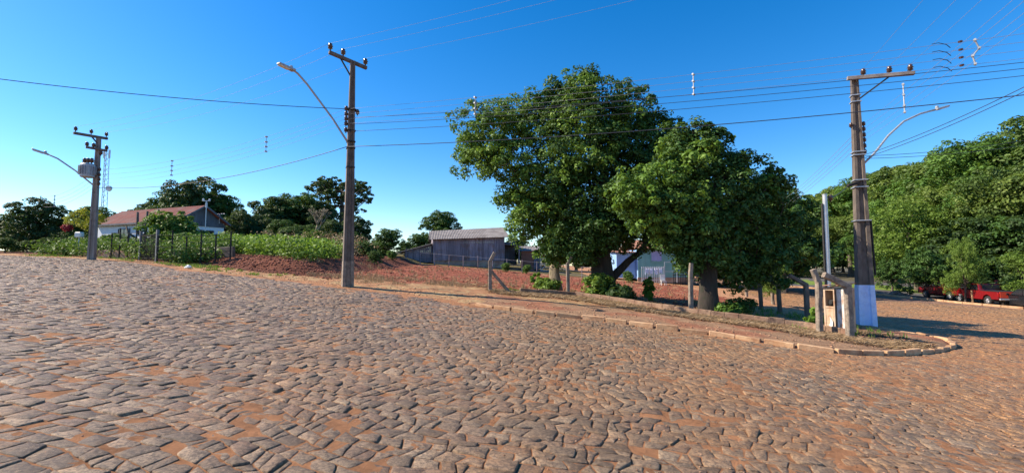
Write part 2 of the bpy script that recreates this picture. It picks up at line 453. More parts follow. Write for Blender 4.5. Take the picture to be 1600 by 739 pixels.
# ------------------------------------------------------------------ ground sheet
def ground():
    front = np.linspace(-R(66), R(66), 640)
    back = np.linspace(R(66), 2 * PI - R(66), 70)[1:-1]
    th = np.concatenate([front, back])
    r = np.concatenate([[0.0], np.geomspace(0.5, 75, 420), np.geomspace(80, 900, 30)])
    T, RR = np.meshgrid(th, r)
    x = RR * np.sin(T); y = RR * np.cos(T)
    z = TH(x, y, True)
    isl = inpoly(x, y, ISLAND); park = inpoly(x, y, PARK) | (x > 60)
    road = ~isl & ~park
    # soil level in the road: joints a little below the stones, patches where soil covers them
    patch = NA.fbm(x * .55 + 9, y * .55, 3)
    lump = NB.fbm(x * 6, y * 6, 3) - .5
    und = .03 * (NB.fbm(x * .6, y * .6, 2) - .5)
    p2 = NC.fbm(x * 2.6 + 3, y * 2.6, 4)
    z = np.where(road, z + und - 0.0060 + 0.004 * sstep(0, 12, x) + 0.008 * sstep(.57, .74, p2) + .004 * sstep(.52, .68, patch) + .009 * lump, z)
    z = np.where(RR > 100, z - (RR - 100) * .004, z)
    # colours
    def C(*c): return np.array(c, float)
    n1 = NC.fbm(x * .8, y * .8, 5)[..., None]; n2 = NA.fbm(x * 2.4 + 5, y * 2.4, 4)[..., None]
    col = np.zeros(x.shape + (3,))
    col[:] = C(.40, .185, .085) * .85 + C(.16, .08, .04) * n1
    de = dline(x, y, EDGE); dk = dline(x, y, KERB); dl = dline(x, y, LOT + LOT[:1])
    sand = C(.50, .255, .125); straw = C(.50, .36, .18); red = C(.29, .085, .045); redl = C(.34, .12, .065); dry = C(.36, .215, .125)
    verge = sand * (1 - .3 * n1) 
    verge = verge + (straw - verge) * sstep(.5, .62, n2) * .7
    ic = verge.copy()
    lot = inpoly(x + (n2[..., 0] - .5) * 1.6, y + (n1[..., 0] - .5) * 2.5, LOT)
    lc = red + (redl - red) * sstep(.45, .7, n1)
    lc = lc + (straw * .9 - lc) * sstep(.60, .70, n2) * sstep(9, 1, dl)[..., None] * .8
    ic = np.where(lot[..., None], lc, ic)
    bank = (isl & (de + n1[..., 0] * 1.2 > 2.2) & (x < -9) )[..., None]
    bc = red * .5 + (redl - red) * n2 * .6  # dark soil, darkened further to put the bank's shade into the colour
    ic = np.where(bank, bc, ic)
    strip = (isl & (dk < 3.2) & (x > -1))[..., None]
    ic = np.where(strip, dry + (redl - dry) * sstep(.45, .6, n1) * .7, ic)
    green = (isl & (y > 46.5) | isl & (y > 36) | (isl & (x < -13) & (de > 5)))[..., None] & ~lot[..., None] & ((x < 9) | (y > 46.5))[..., None]
    ic = np.where(green, C(.09, .09, .035) + C(.08, .03, .01) * n2, ic)
    far = (isl & (x > 8.5) & (y > 19))[..., None] & ~lot[..., None]
    ic = np.where(far, C(.48, .25, .13) * (.9 + .2 * n1), ic)
    col = np.where(isl[..., None], ic, col)
    # across the side street: asphalt, white kerb line, lawn, asphalt again
    dp = dline(x, y, FARK)[..., None]
    pc = np.where(dp < .8, C(.42, .25, .14) + 0 * n1, C(.10, .095, .095) + .03 * n1)
    pc = np.where(dp > 7.0, C(.15, .23, .045) + C(.05, .04, .0) * n2, pc)
    pc = np.where(dp > 15, C(.11, .105, .105) + 0 * n1, pc)
    pc = np.where(dp > 21, C(.09, .075, .035) + .05 * n1, pc)
    col = np.where(park[..., None], pc, col)
    col = np.where((road & (RR > 43))[..., None], C(.26, .155, .105) * (.8 + .4 * n2), col)
    ns, na = x.shape
    V = np.stack([x, y, z], -1).reshape(-1, 3)
    i = np.arange(1, ns - 1)[:, None] * na; j = np.arange(na)[None, :]; j2 = (j + 1) % na
    Q = np.stack([i + j, i + j2, i + na + j2, i + na + j], -1).reshape(-1, 4)[:, ::-1]
    j = np.arange(na); tri = np.stack([0 * j, na + j, na + (j + 1) % na], -1)[:, ::-1]
    me = np_mesh('ground', V, [tri, Q], M['ground'], smooth=True)
    ca = me.color_attributes.new('soil', 'FLOAT_COLOR', 'POINT')
    cc = np.ones((len(V), 4), np.float32); cc[:, :3] = np.clip(col.reshape(-1, 3), .01, 1)
    ca.data.foreach_set('color', cc.ravel())
    o = link(bpy.data.objects.new('ground', me)); tag(o, kind='structure')
    return o
ground()

# ------------------------------------------------------------------ cobbled road: every stone is geometry
def cobbles():
    W, H = .215, .165
    ang = R(-14)
    ca, sa = math.cos(ang), math.sin(ang)
    nr, nc = 600, 520
    jr = np.arange(-nr // 2, nr // 2)
    g = np.random.default_rng(11)
    # lattice of corners: K half-steps on every row boundary
    J, K = np.meshgrid(np.arange(nr + 1), np.arange(2 * nc + 3), indexing='ij')
    u = (K - nc) * W / 2 + (g.random(J.shape) - .5) * W * .46
    v = (J - nr // 2) * H + (g.random(J.shape) - .5) * H * .16 + H * .75 * (NC(u * 2.6 + J * 7.3, J * 3.7) - .5)
    u = u + .12 * (NA(v * .9, u * .5) - .5) * 2; v = v + .25 * (NB(u * .45, v * .3) - .5) * 2 + .12 * (NC(u * 1.1, v * .9) - .5)
    X = u * ca - v * sa; Y = u * sa + v * ca
    Y = Y + 16
    jj, ii = np.meshgrid(np.arange(nr), np.arange(nc), indexing='ij')
    jj = jj.ravel(); ii = ii.ravel(); k0 = 2 * ii + (jj % 2)
    idx = [(jj, k0), (jj, k0 + 1), (jj, k0 + 2), (jj + 1, k0 + 2), (jj + 1, k0 + 1), (jj + 1, k0)]
    PX = np.stack([X[a, b] for a, b in idx], 1); PY = np.stack([Y[a, b] for a, b in idx], 1)
    cx, cy = PX.mean(1), PY.mean(1)
    d = np.hypot(cx, cy); an = np.abs(np.arctan2(cx, cy + 1.2))
    ok = (d < 46) & (an < R(57)) & (cy > .3)
    isl = inpoly(cx, cy, ISLAND); pk = inpoly(cx, cy, PARK)
    ok &= ~isl & ~pk & (cx < 41)
    de = np.minimum(dline(cx, cy, EDGE), dline(cx, cy, FARK))
    dk = dline(cx, cy, KERB + BACK[1:])
    ok &= dk > .12
    ok &= ~((de < .9) & (g.random(len(cx)) > de / .9))
    ok &= g.random(len(cx)) > .012
    PX, PY, cx, cy, d, de = PX[ok], PY[ok], cx[ok], cy[ok], d[ok], de[ok]
    sp = g.random(len(cx)) < .27
    mid_ = lambda A_, a, b: (A_[:, a] + A_[:, b]) / 2
    def halves(A_):
        B_ = A_[sp]
        h1_ = np.stack([B_[:, 0], mid_(B_, 0, 1), B_[:, 1], B_[:, 4], mid_(B_, 4, 5), B_[:, 5]], 1)
        h2_ = np.stack([B_[:, 1], mid_(B_, 1, 2), B_[:, 2], B_[:, 3], mid_(B_, 3, 4), B_[:, 4]], 1)
        return np.concatenate([A_[~sp], h1_, h2_])
    de = np.concatenate([de[~sp], de[sp], de[sp]])
    PX, PY = halves(PX), halves(PY)
    cx, cy = PX.mean(1), PY.mean(1); d = np.hypot(cx, cy)
    n = len(cx)
    gap = .003 + .006 * g.random(n)
    tilt = g.normal(0, .027, (n, 2)) * (1 + 1.2 * (g.random((n, 1)) < .12)); hz = g.normal(0, .0036, n) + .012 * (g.random(n) < .05) + .004 - .03 * (de < .8) * (1 - de / .8)
    und = .03 * (NB.fbm(cx * .6, cy * .6, 2) - .5)
    def shrink(px, py, amt):
        dx, dy = px - cx[:, None], py - cy[:, None]
        L = np.hypot(dx, dy) + 1e-6
        f = np.maximum(1 - amt / L, .25)
        return cx[:, None] + dx * f, cy[:, None] + dy * f
    def surf(px, py, drop, jit=0):
        z = G(cx, cy)[:, None] + und[:, None] + (G(px, py) - G(cx, cy)[:, None])
        z = z + tilt[:, :1] * (px - cx[:, None]) + tilt[:, 1:] * (py - cy[:, None]) + hz[:, None] - drop
        if jit: z = z + g.normal(0, jit, px.shape)
        return z
    out = []
    for near in (True, False):
        s = (d < 17) if near else (d >= 17)
        if near:  # corners plus bent edge midpoints
            ax, ay = PX, PY
            mx, my = (ax + np.roll(ax, -1, 1)) / 2, (ay + np.roll(ay, -1, 1)) / 2
            mx = mx + g.normal(0, .0035, mx.shape); my = my + g.normal(0, .0035, my.shape)
            qx = np.stack([ax, mx], 2).reshape(n, 12); qy = np.stack([ay, my], 2).reshape(n, 12)
        else: qx, qy = PX, PY
        m = qx.shape[1]
        cut = np.zeros((n, m))
        if near: cut[:, 0::2] = np.abs(g.normal(0, .004, (n, 6)))
        x0, y0 = shrink(qx, qy, gap[:, None] * .3)
        x1, y1 = shrink(qx, qy, gap[:, None] + cut + np.abs(g.normal(0, .002, (n, m))))
        x2, y2 = shrink(x1, y1, .003 + .008 * g.random((n, m)))
        rings = [(x0, y0, surf(x0, y0, .07)), (x1, y1, surf(x1, y1, .002 + .005 * g.random((n, m)), .001)), (x2, y2, surf(x2, y2, 0, .0014))]
        Vv = [np.stack(r_, -1)[s] for r_ in rings]
        cen = np.stack([cx, cy, G(cx, cy) + und + hz + g.normal(0.0, .002, n)], -1)[s][:, None, :]
        V = np.concatenate(Vv + [cen], 1)       # (ns, 3m+1, 3)
        ns = V.shape[0]; st = 3 * m + 1
        base = np.arange(ns)[:, None, None] * st
        k = np.arange(m); k2 = (k + 1) % m
        q = np.concatenate([np.stack([o + k, o + k2, o + m + k2, o + m + k], -1) for o in (0, m)])[None] + base
        t = np.stack([2 * m + k, 2 * m + k2, np.full(m, 3 * m)], -1)[None] + base
        out.append((V.reshape(-1, 3), q.reshape(-1, 4), t.reshape(-1, 3)))
    b = len(out[0][0])
    V = np.concatenate([out[0][0], out[1][0]])
    me = np_mesh('cobblestone_road', V, [np.concatenate([out[0][1], out[1][1] + b]), np.concatenate([out[0][2], out[1][2] + b])], M['stone'])
    o = link(bpy.data.objects.new('cobblestone_road', me)); tag(o, kind='structure')
    print('stones', n, 'verts', len(V))
cobbles()

# ------------------------------------------------------------------ kerbs
def walk(pts, step, jitter=.15):
    """yield consecutive segment end points of about the given length along a polyline"""
    L = [0]
    for i in range(len(pts) - 1): L.append(L[-1] + math.dist(pts[i], pts[i + 1]))
    def pos(t):
        for i in range(len(pts) - 1):
            if t <= L[i + 1] or i == len(pts) - 2:
                f = (t - L[i]) / (L[i + 1] - L[i])
                return Vector((pts[i][0] + (pts[i + 1][0] - pts[i][0]) * f, pts[i][1] + (pts[i + 1][1] - pts[i][1]) * f))
    t = 0; out = []
    while t < L[-1] - step * .3:
        s = step * (1 + random.uniform(-jitter, jitter)); e = min(t + s, L[-1])
        out.append((pos(t), pos(e))); t = e
    return out
def kerb(name, pts, hgt, wid, step, mt, gap=.02, lowest=0.0, tiltj=.02):
    mb = MB()
    for a, b in walk(pts, step):
        d = (b - a); Ln = d.length
        if Ln < .1: continue
        d /= Ln
        a2 = a + d * gap * random.uniform(.3, 1.6); b2 = b - d * gap * random.uniform(.3, 1.6)
        h = hgt + random.uniform(-.02, .015) - lowest
        za, zb = float(G(*a2)) + h, float(G(*b2)) + h + random.uniform(-tiltj, tiltj) * .6
        off = Vector((-d.y, d.x)) * random.uniform(-.015, .015)
        A = Vector((a2.x + off.x, a2.y + off.y, za - .15)); B = Vector((b2.x + off.x, b2.y + off.y, zb - .15))
        mb.bar(A, B, wid, .3, bev=.014)
    o = mb.build(name, mt); tag(o, kind='structure'); return o
kerb('kerb', KERB + BACK[1:5], .115, .13, .75, M['kerb'], gap=.03, tiltj=.06)
kerb('far_kerb', FARK[:-1], .15, .22, 1.1, M['kerb'])

# ------------------------------------------------------------------ foliage
def leaves(C, Nrm, size, g, asp=.55):
    """C centres (n,3), Nrm leaf normals -> verts, quads"""
    n = len(C)
    Nrm = Nrm / (np.linalg.norm(Nrm, axis=1, keepdims=True) + 1e-9)
    r = g.normal(size=(n, 3)); a = np.cross(Nrm, r); a /= np.linalg.norm(a, axis=1, keepdims=True) + 1e-9
    b = np.cross(Nrm, a)
    s = size * (0.5 + 1.0 * g.random((n, 1)))
    fold = Nrm * s * .12
    V = np.stack([C - a * s * .5, C - b * s * asp * .5 + fold, C + a * s * .5 - fold, C + b * s * asp * .5 + fold], 1)
    return V.reshape(-1, 3), np.arange(4 * n).reshape(-1, 4)
def crown_mesh(name, lobes, clumps, lpc, cr, leaf, mt, seed=0, inner=.25, droop=0.0, asp=.55, flat=.75, ragged=.12):
    """lobes: (x,y,z,rx,ry,rz). Leaf clumps sit in the outer shells of the lobes, leaves on the upper shells of the clumps"""
    g = np.random.default_rng(seed)
    L = np.array(lobes, float)
    wgt = (L[:, 3] * L[:, 4] + L[:, 3] * L[:, 5] + L[:, 4] * L[:, 5]); wgt /= wgt.sum()
    li = g.choice(len(L), clumps, p=wgt)
    dr = g.normal(size=(clumps, 3)); dr /= np.linalg.norm(dr, axis=1, keepdims=True)
    rr = np.where(g.random(clumps) < inner, .35 + .45 * g.random(clumps), .80 + .2 * g.random(clumps) + ragged * np.abs(g.normal(size=clumps)))
    cc = L[li, :3] + dr * L[li, 3:] * rr[:, None]
    R_ = cr * (.6 + .8 * g.random(clumps))
    k = np.repeat(np.arange(clumps), lpc)
    n = len(k)
    d = g.normal(size=(n, 3)) + dr[k] * .55 + np.array([0, 0, .45]); d /= np.linalg.norm(d, axis=1, keepdims=True)
    rad = R_[k][:, None] * (.55 + .55 * g.random((n, 1)))
    pos = cc[k] + d * rad * np.array([1, 1, flat])
    pos[:, 2] -= droop * g.random(n) * R_[k]
    nrm = d + np.array([0, 0, .5]) + g.normal(size=(n, 3)) * .45
    V, Q = leaves(pos, nrm, leaf, g, asp)
    me = np_mesh(name, V, [Q], mt)
    return me, cc, li, rr
def part_me(name, me, parent, loc=None):
    return link(bpy.data.objects.new(name, me), parent, loc)
def limb(mb, a, b, r0, r1, bend=.15, n=7, g=random, seg=6):
    a, b = Vector(a), Vector(b); L = (b - a).length
    side = Vector((g.uniform(-1, 1), g.uniform(-1, 1), g.uniform(-.3, .6))) * L * bend
    pts = []; rd = []
    for i in range(seg + 1):
        t = i / seg
        p = a.lerp(b, t) + side * math.sin(PI * t) + Vector((g.uniform(-1, 1), g.uniform(-1, 1), 0)) * r0 * .25 * (0 < t < 1)
        pts.append(p); rd.append(r0 + (r1 - r0) * t)
    mb.tube(pts, rd, n=n)
def trunk(mb, pts, rads, n=14):
    """trunk with root flare and lumpy bark outline"""
    pts = [Vector(p) for p in pts]
    b = len(mb.v)
    mb.tube(pts, rads, n=n)
    for i in range(b, len(mb.v)):
        v = Vector(mb.v[i]); k = (i - b) % n; ring = (i - b) // n
        c = pts[min(ring, len(pts) - 1)]
        f = 1 + .14 * math.sin(k * 2 * PI / n * 3 + ring * .6) + random.uniform(-.05, .05)
        mb.v[i] = (c.x + (v.x - c.x) * f, c.y + (v.y - c.y) * f, v.z)

def sunlit_foliage(t, b, lobes_px, Y, clumps, seed):
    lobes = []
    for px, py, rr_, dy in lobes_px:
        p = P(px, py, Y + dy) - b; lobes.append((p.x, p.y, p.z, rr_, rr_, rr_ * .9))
    part_me('sunlit_foliage', crown_mesh('sunlit_foliage', lobes, clumps, 46, .3, .15, M['leaf_sunlit'], seed, ragged=.3)[0], t)
def near_tree(name, label, base_px, lobes_px, Y, trunk_pts, rads, mt, bark, clumps, seed, leaf=.15, cr=.4, lpc=62, extra=()):
    b = gp(*base_px); b.z = float(TH(b.x, b.y)) - .05
    t = thing(name, label, 'tree', b)
    lobes = []
    for px, py, r, dy in lobes_px:
        p = P(px, py, Y + dy) - b
        lobes.append((p.x, p.y, p.z, r * .86, r * .86, r * .80))
    me, cc, li, rr = crown_mesh('crown', lobes, clumps, lpc, cr, leaf, mt, seed, ragged=.27)
    part_me('crown', me, t)
    mb = MB()
    tp = [Vector(p) for p in trunk_pts]
    trunk(mb, tp, rads)
    top = tp[-1]
    for (x, y, z, r, _, _) in lobes:
        s0 = random.choice(tp[-3:])
        limb(mb, s0, Vector((x, y, z)), rads[-1] * random.uniform(.45, .75), .03, .1)
    for i in range(0, len(cc), max(1, len(cc) // 150)):
        lb = lobes[li[i]]
        limb(mb, (lb[0], lb[1], lb[2]), tuple(cc[i]), .035, .008, .15, n=5, seg=3)
    for a, c, r0, r1 in extra: limb(mb, a, c, r0, r1, .06)
    mb.build('trunk', bark, t, smooth=True)
    return t, b

random.seed(21)
T1, b1 = near_tree('broadleaf_tree', 'slimmer leafy tree with pale forked trunk, leftmost of the big trees on the corner lot', (868, 457),
    [(770, 208, 1.7, -.3), (752, 246, 1.35, 0), (812, 196, 1.45, .3), (850, 190, 1.5, -.5), (800, 262, 1.5, -1), (860, 262, 1.7, -1), (845, 312, 1.6, -.8), (875, 340, 1.3, -.6), (818, 318, .9, -1.2), (868, 385, .8, -.5), (815, 366, .45, -1), (736, 236, .7, .4), (805, 352, .45, -1), (790, 305, .8, -.8), (880, 405, .55, -.5), (850, 400, .5, -.8)],
    23.9, [(0, 0, -.3), (.02, 0, .25), (-.05, 0, 1.0), (.05, .05, 1.9), (0, 0, 2.8), (.15, 0, 4.0), (.3, 0, 5.5)], [.42, .33, .27, .24, .2, .15, .1], M['leaf_b'], M['barkpale'], 640, 31,
    extra=(((.05, 0, 1.2), (.65, -.1, 3.2), .16, .08), ((-.05, 0, 1.5), (-.6, 0, 3.4), .12, .06)))
random.seed(22)
T2, b2 = near_tree('broadleaf_tree', 'tallest dark green tree with thick forked trunk in the middle of the corner lot', (944, 468),
    [(906, 150, 1.15, 0), (880, 180, 1.35, .3), (945, 165, 1.35, -.3), (990, 165, 1.0, .2), (905, 225, 2.0, -.4), (975, 215, 1.7, 0), (1012, 205, .9, .4), (930, 290, 2.2, -.6), (1000, 275, 1.8, .5), (895, 330, 1.5, 0), (960, 350, 1.8, .4), (918, 386, 1.0, .2), (1000, 345, .9, 1.0), (870, 150, .7, 0), (922, 132, .7, .2), (1030, 235, 1.3, .3), (1040, 290, 1.4, .6), (1025, 335, 1.1, .8), (885, 372, 1.0, -.3), (940, 350, 1.2, -1.3), (958, 378, .6, -1.2), (915, 395, .7, -1), (1045, 215, .8, .4), (1010, 320, 1.0, -.8), (972, 366, .8, -.3), (1008, 374, .6, .2), (1035, 376, .6, .3)],
    22.6, [(0, 0, -.3), (0, 0, .3), (-.05, 0, 1.2), (-.1, .1, 2.2), (0, .1, 3.6), (.1, 0, 5.2), (.1, 0, 7.2)], [.85, .6, .5, .46, .38, .26, .14], M['leaf_a'], M['barkshade'], 1350, 32,
    extra=(((.2, 0, .75), (1.9, .1, 2.3), .24, .14), ((1.9, .1, 2.3), (2.9, .2, 4.0), .14, .06)))
random.seed(23)
T3, b3 = near_tree('broadleaf_tree', 'broad dark tree with bright outer leaves, rightmost of the big trees on the corner lot', (1107, 492),
    [(1092, 232, .75, 0), (1120, 262, 1.0, .2), (1055, 280, 1.1, -.3), (1000, 298, .95, -.9), (1020, 330, .9, -.7), (1130, 310, 1.4, -.2), (1180, 302, .9, .2), (1206, 292, .55, .2), (1095, 350, 1.5, 0), (1165, 365, 1.3, .1), (1212, 350, .75, .3), (1058, 375, .75, 0), (1205, 405, .8, .4), (1150, 415, .85, 0), (1090, 405, .7, .2), (975, 300, .5, -1), (1108, 212, .45, 0), (1070, 235, .8, .2), (1040, 350, .9, .1), (1078, 395, .5, -.5), (1085, 410, .35, -.7), (1190, 430, .6, .3), (1220, 385, .6, .3), (1100, 375, 1.1, -.9), (1075, 345, 1.0, -1), (1130, 395, .7, -.8), (1165, 430, .5, -.5), (1062, 250, .9, .3), (1045, 320, 1.0, -.9), (1180, 400, .9, -.4), (1150, 275, .7, 0), (1225, 318, .35, .3), (1150, 250, .4, 0), (1185, 262, .35, .2), (1214, 268, .28, 0), (1232, 350, .45, .3), (1062, 212, .5, .2), (1084, 204, .45, 0), (1130, 222, .35, 0), (1215, 440, .4, .3)],
    18.9, [(0, 0, -.3), (0, 0, .2), (.02, 0, .9), (.05, 0, 1.7), (.1, 0, 2.7), (.1, 0, 3.8), (.1, 0, 5.0)], [.52, .4, .34, .32, .27, .2, .1], M['leaf_a'], M['barkshade'], 1150, 33, cr=.34, leaf=.14)

# lighter leaf colour painting sunlight on the outer sides of the crowns
sunlit_foliage(T1, b1, [(862, 300, 1.5, -1.6), (845, 345, 1.2, -1.5), (815, 320, .9, -1.5), (790, 250, 1.3, -1.3), (765, 215, 1.2, -1.2), (868, 380, .6, -1)], 23.9, 150, 91)
sunlit_foliage(T2, b2, [(900, 180, 1.1, -1.2), (940, 200, 1.0, -1.5), (985, 180, .8, -1), (900, 260, 1.0, -1.8), (905, 140, .8, -.8)], 22.6, 80, 92)
sunlit_foliage(T3, b3, [(1000, 298, .95, -1.3), (1022, 335, .8, -1.3), (980, 305, .5, -1.3), (1060, 272, .9, -1), (1095, 235, .6, -.6), (1075, 330, .7, -1.6), (1200, 290, .4, -.2)], 18.9, 150, 93)
# ------------------------------------------------------------------ background trees from shared prototypes
def proto(name, lobes, clumps, lpc, cr, leaf, mt, seed, th, tr, bark='barkgrey', inner=.2, **k):
    me, cc, li, rr = crown_mesh('crown_' + name, lobes, clumps, lpc, cr, leaf, mt, seed, inner, **k)
    random.seed(seed)
    mb = MB()
    trunk(mb, [(0, 0, -.4), (0, 0, .3), (.1, 0, th * .5), (0, .1, th)], [tr * 1.5, tr * 1.1, tr * .9, tr * .7])
    for lb in lobes: limb(mb, (0, .1, th * .95), lb[:3], tr * .5, .05, .1)
    o = mb.build('trunk', M[bark]); tm = o.data
    bpy.data.objects.remove(o)
    H_ = max(l_[2] + l_[5] for l_ in lobes)
    return me, tm, H_
def lob(n, Rr, z0, z1, r, seed, rz=.8):
    g = np.random.default_rng(seed); out = []
    for i in range(n):
        a = 2 * PI * i / n + g.uniform(-.4, .4); q = Rr * (.45 + .55 * g.random())
        t = g.random()
        z = z0 + (z1 - z0) * t
        q *= (1.05 - .6 * t)
        rr_ = r * g.uniform(.75, 1.2)
        out.append((q * math.cos(a), q * math.sin(a), z, rr_, rr_, rr_ * rz))
    out.append((0, 0, z1, r, r, r * rz))
    return out
PR = {}
PR['dome1'] = proto('dome1', lob(12, 4.3, 3.8, 8.4, 1.7, 41), 330, 120, .62, .19, M['leaf_c'], 41, 3.6, .28)
PR['dome2'] = proto('dome2', lob(14, 4.7, 3.4, 9.2, 1.6, 42), 340, 120, .60, .19, M['leaf_b'], 42, 3.2, .3)
PR['dome3'] = proto('dome3', lob(11, 3.9, 3.6, 8.8, 1.8, 43), 320, 120, .64, .2, M['leaf_c2'], 43, 3.4, .26)
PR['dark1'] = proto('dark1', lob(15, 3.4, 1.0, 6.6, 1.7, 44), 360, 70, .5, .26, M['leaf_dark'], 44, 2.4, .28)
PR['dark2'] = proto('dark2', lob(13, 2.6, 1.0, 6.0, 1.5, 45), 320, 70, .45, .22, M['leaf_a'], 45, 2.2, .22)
PR['round'] = proto('round', lob(9, 1.5, 1.1, 3.2, 1.05, 46, .9), 220, 60, .3, .15, M['leaf_a'], 46, 1.2, .12)
PR['shrub'] = proto('shrub', lob(9, 1.1, .7, 1.9, .75, 47, .9), 170, 50, .26, .15, M['leaf_b'], 47, .7, .07)
PR['light'] = proto('light', lob(14, 2.9, 2.0, 6.0, 1.25, 48, .7), 420, 50, .42, .15, M['leaf_light'], 48, 2.0, .16, inner=.35, ragged=.3)
PR['umbrella'] = proto('umbrella', [(x, y, 8 + z, 2.6, 2.6, 1.3) for x, y, z in ((-5, 0, 0), (5, 1, 0), (0, 4, .8), (0, -4, .6), (-2.5, 2, 1.6), (2.5, -2, 1.8), (0, 0, 2.6), (-6.5, 2, -1.2), (6.8, -1, -1.3), (3.5, 3, .8))], 420, 70, .75, .34, M['leaf_dark'], 49, 6.0, .45, flat=.5)

def tree_at(kind, name, label, px, ytop, Y, wr=1.0, dx=0, group='forest trees along the park road', sink=0.0, hmin=None):
    me, tm, H_ = PR[kind]
    b = at(px, Y); top = P(px, ytop, Y).z
    h = max(top - b.z + sink, .5)
    s = h / H_
    t = thing(name, label, 'tree' if h > 2.2 else 'bush', (b.x, b.y, b.z - sink), random.uniform(0, 2 * PI), group)
    t.scale = (s * wr, s * wr, s)
    part_me('crown', me, t); part_me('trunk', tm, t)
    return t
random.seed(77)
back = [(1228, 322, 100), (1262, 316, 92), (1300, 302, 90), (1338, 290, 82), (1372, 278, 78), (1412, 266, 72), (1450, 252, 68), (1490, 243, 62), (1532, 232, 58), (1572, 224, 54), (1606, 200, 49), (1660, 180, 46)]
where = ['behind the rightmost big lot tree', 'left of the galvanised service post', 'right behind the galvanised service post', 'behind the pale blue based pole', 'just right of the blue based pole', 'well right of the blue based pole', 'high behind the feathery light green tree', 'above the left end of the red pickups', 'above the cab of the red pickup', 'above the bed of the red pickup', 'at the right edge of the photo, tallest', 'beyond the right edge']
for i, (px, yt, Y) in enumerate(back):
    tree_at(['dome1', 'dome2', 'dome3'][i % 3], 'forest_tree', 'back row forest crown ' + where[i], px, yt, Y, 1.12)
mid = [(1250, 352, 84), (1290, 345, 80), (1330, 330, 75), (1388, 318, 69), (1440, 305, 62), (1500, 290, 50), (1555, 280, 46), (1600, 262, 42), (1650, 250, 40)]
wm = ['just right of the big lot trees', 'behind the galvanised post', 'left of the blue based pole', 'right of the blue based pole', 'over the feathery light tree', 'over the red pickup', 'over the person in the red cap', 'over the black car', 'past the right edge']
for i, (px, yt, Y) in enumerate(mid):
    tree_at(['dome2', 'dome3', 'dome1'][i % 3], 'forest_tree', 'bushy forest tree of the middle row ' + wm[i], px, yt, Y, 1.1)
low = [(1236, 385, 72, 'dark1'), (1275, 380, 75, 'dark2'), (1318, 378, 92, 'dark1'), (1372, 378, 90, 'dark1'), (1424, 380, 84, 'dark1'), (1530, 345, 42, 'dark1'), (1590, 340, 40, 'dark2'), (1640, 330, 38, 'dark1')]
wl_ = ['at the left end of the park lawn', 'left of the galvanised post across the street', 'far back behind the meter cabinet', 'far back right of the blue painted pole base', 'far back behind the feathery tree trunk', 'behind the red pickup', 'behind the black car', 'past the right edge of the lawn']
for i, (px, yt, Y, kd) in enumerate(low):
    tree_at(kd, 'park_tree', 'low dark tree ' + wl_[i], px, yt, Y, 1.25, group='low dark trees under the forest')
random.seed(5)
tree_at('light', 'feathery_tree', 'feathery light green tree beside the road, between the blue based pole and the red pickup', 1432, 318, 48, 1.1, group=None)
tree_at('light', 'roadside_tree', 'small light green tree whose crown hangs in front of the red pickup', 1506, 378, 35.2, .62, group=None)
tree_at('light', 'roadside_tree', 'pale olive young tree in front of the black car at the right edge', 1604, 396, 34, 1.05, group=None)
tree_at('round', 'roadside_tree', 'slim young tree with dark leaves just left of the front of the red pickup', 1447, 385, 39.6, .9, group=None)
tree_at('round', 'roadside_tree', 'round dark roadside tree on the lawn left of the feathery tree', 1393, 402, 46, .8, group=None)
tree_at('dark2', 'roadside_tree', 'mid green tree beside the side street, right behind the big lot trees', 1222, 300, 40, 1.0, group=None)
tree_at('dark1', 'roadside_tree', 'dense dark tree behind the thick trunk of the rightmost lot tree', 1175, 305, 44, 1.1, group=None)
tree_at('light', 'roadside_tree', 'thin light tree beside the row of bent posts', 1207, 395, 26, .8, group=None)

# left background
LG = None
random.seed(9)
def lt(kind, name, label, *a, **k): k.setdefault('group', None); return tree_at(kind, name, label, *a, **k)
lt('dark1', 'garden_tree', 'large dense dark tree at the far left over the left end of the garden wall', 52, 313, 37, 1.05)
lt('dark2', 'garden_tree', 'dark tree cut by the left edge of the photo', -14, 335, 38, 1.3)
lt('dark2', 'garden_tree', 'tree behind the lattice mast and the left pole', 140, 325, 58, 1.5)
lt('dark1', 'spreading_tree', 'huge dark dome shaped tree behind the white house', 306, 280, 74, .9)
lt('dark2', 'spreading_tree', 'dark tree filling the left flank of the huge dome tree behind the house', 272, 302, 76, 1.3)
lt('dark2', 'spreading_tree', 'dark tree filling the right flank of the huge dome tree behind the house', 340, 305, 76, 1.2)
lt('umbrella', 'spreading_tree', 'flat topped distant tree left of the huge dome tree, above the house roof', 232, 318, 92, .75)
lt('dark1', 'garden_tree', 'rounded dark tree at the right end of the white house', 376, 330, 50, 1.0)
lt('dark1', 'woodland_tree', 'left tree of the wood, beside the bare grey tree', 424, 312, 62, 1.1)
lt('dark2', 'woodland_tree', 'pale topped tree of the wood between the left wood tree and the bare tree', 462, 305, 66, 1.5)
lt('dark1', 'woodland_tree', 'dark wood tree directly in front of the monkey puzzle pine', 520, 345, 54, 1.15)
lt('dark1', 'woodland_tree', 'dark wood tree behind the centre utility pole', 556, 340, 58, 1.0)
lt('dark2', 'garden_tree', 'bushy green tree right of the centre utility pole', 606, 358, 44, 1.3)
lt('dark2', 'garden_tree', 'tall tree rising behind the left end of the barn', 690, 331, 66, 1.15)
lt('dark2', 'garden_tree', 'lower tree between the bushy tree and the barn lean-to', 655, 366, 56, 1.5)
lt('dark2', 'garden_tree', 'short dark tree in front of the wood left of the centre pole', 450, 355, 44, 1.3)
lt('dark2', 'garden_tree', 'short dark tree in the hollow behind the centre pole', 570, 378, 36, 1.3)
lt('dark1', 'garden_tree', 'dark tree hidden behind the small brick shed', 860, 372, 60, 1.2)
lt('dark1', 'garden_tree', 'dark tree behind the teal house', 1100, 350, 66, 1.5)
lt('shrub', 'garden_shrub', 'yellow green rounded shrub in front of the white house wall', 268, 334, 33, 1.15)
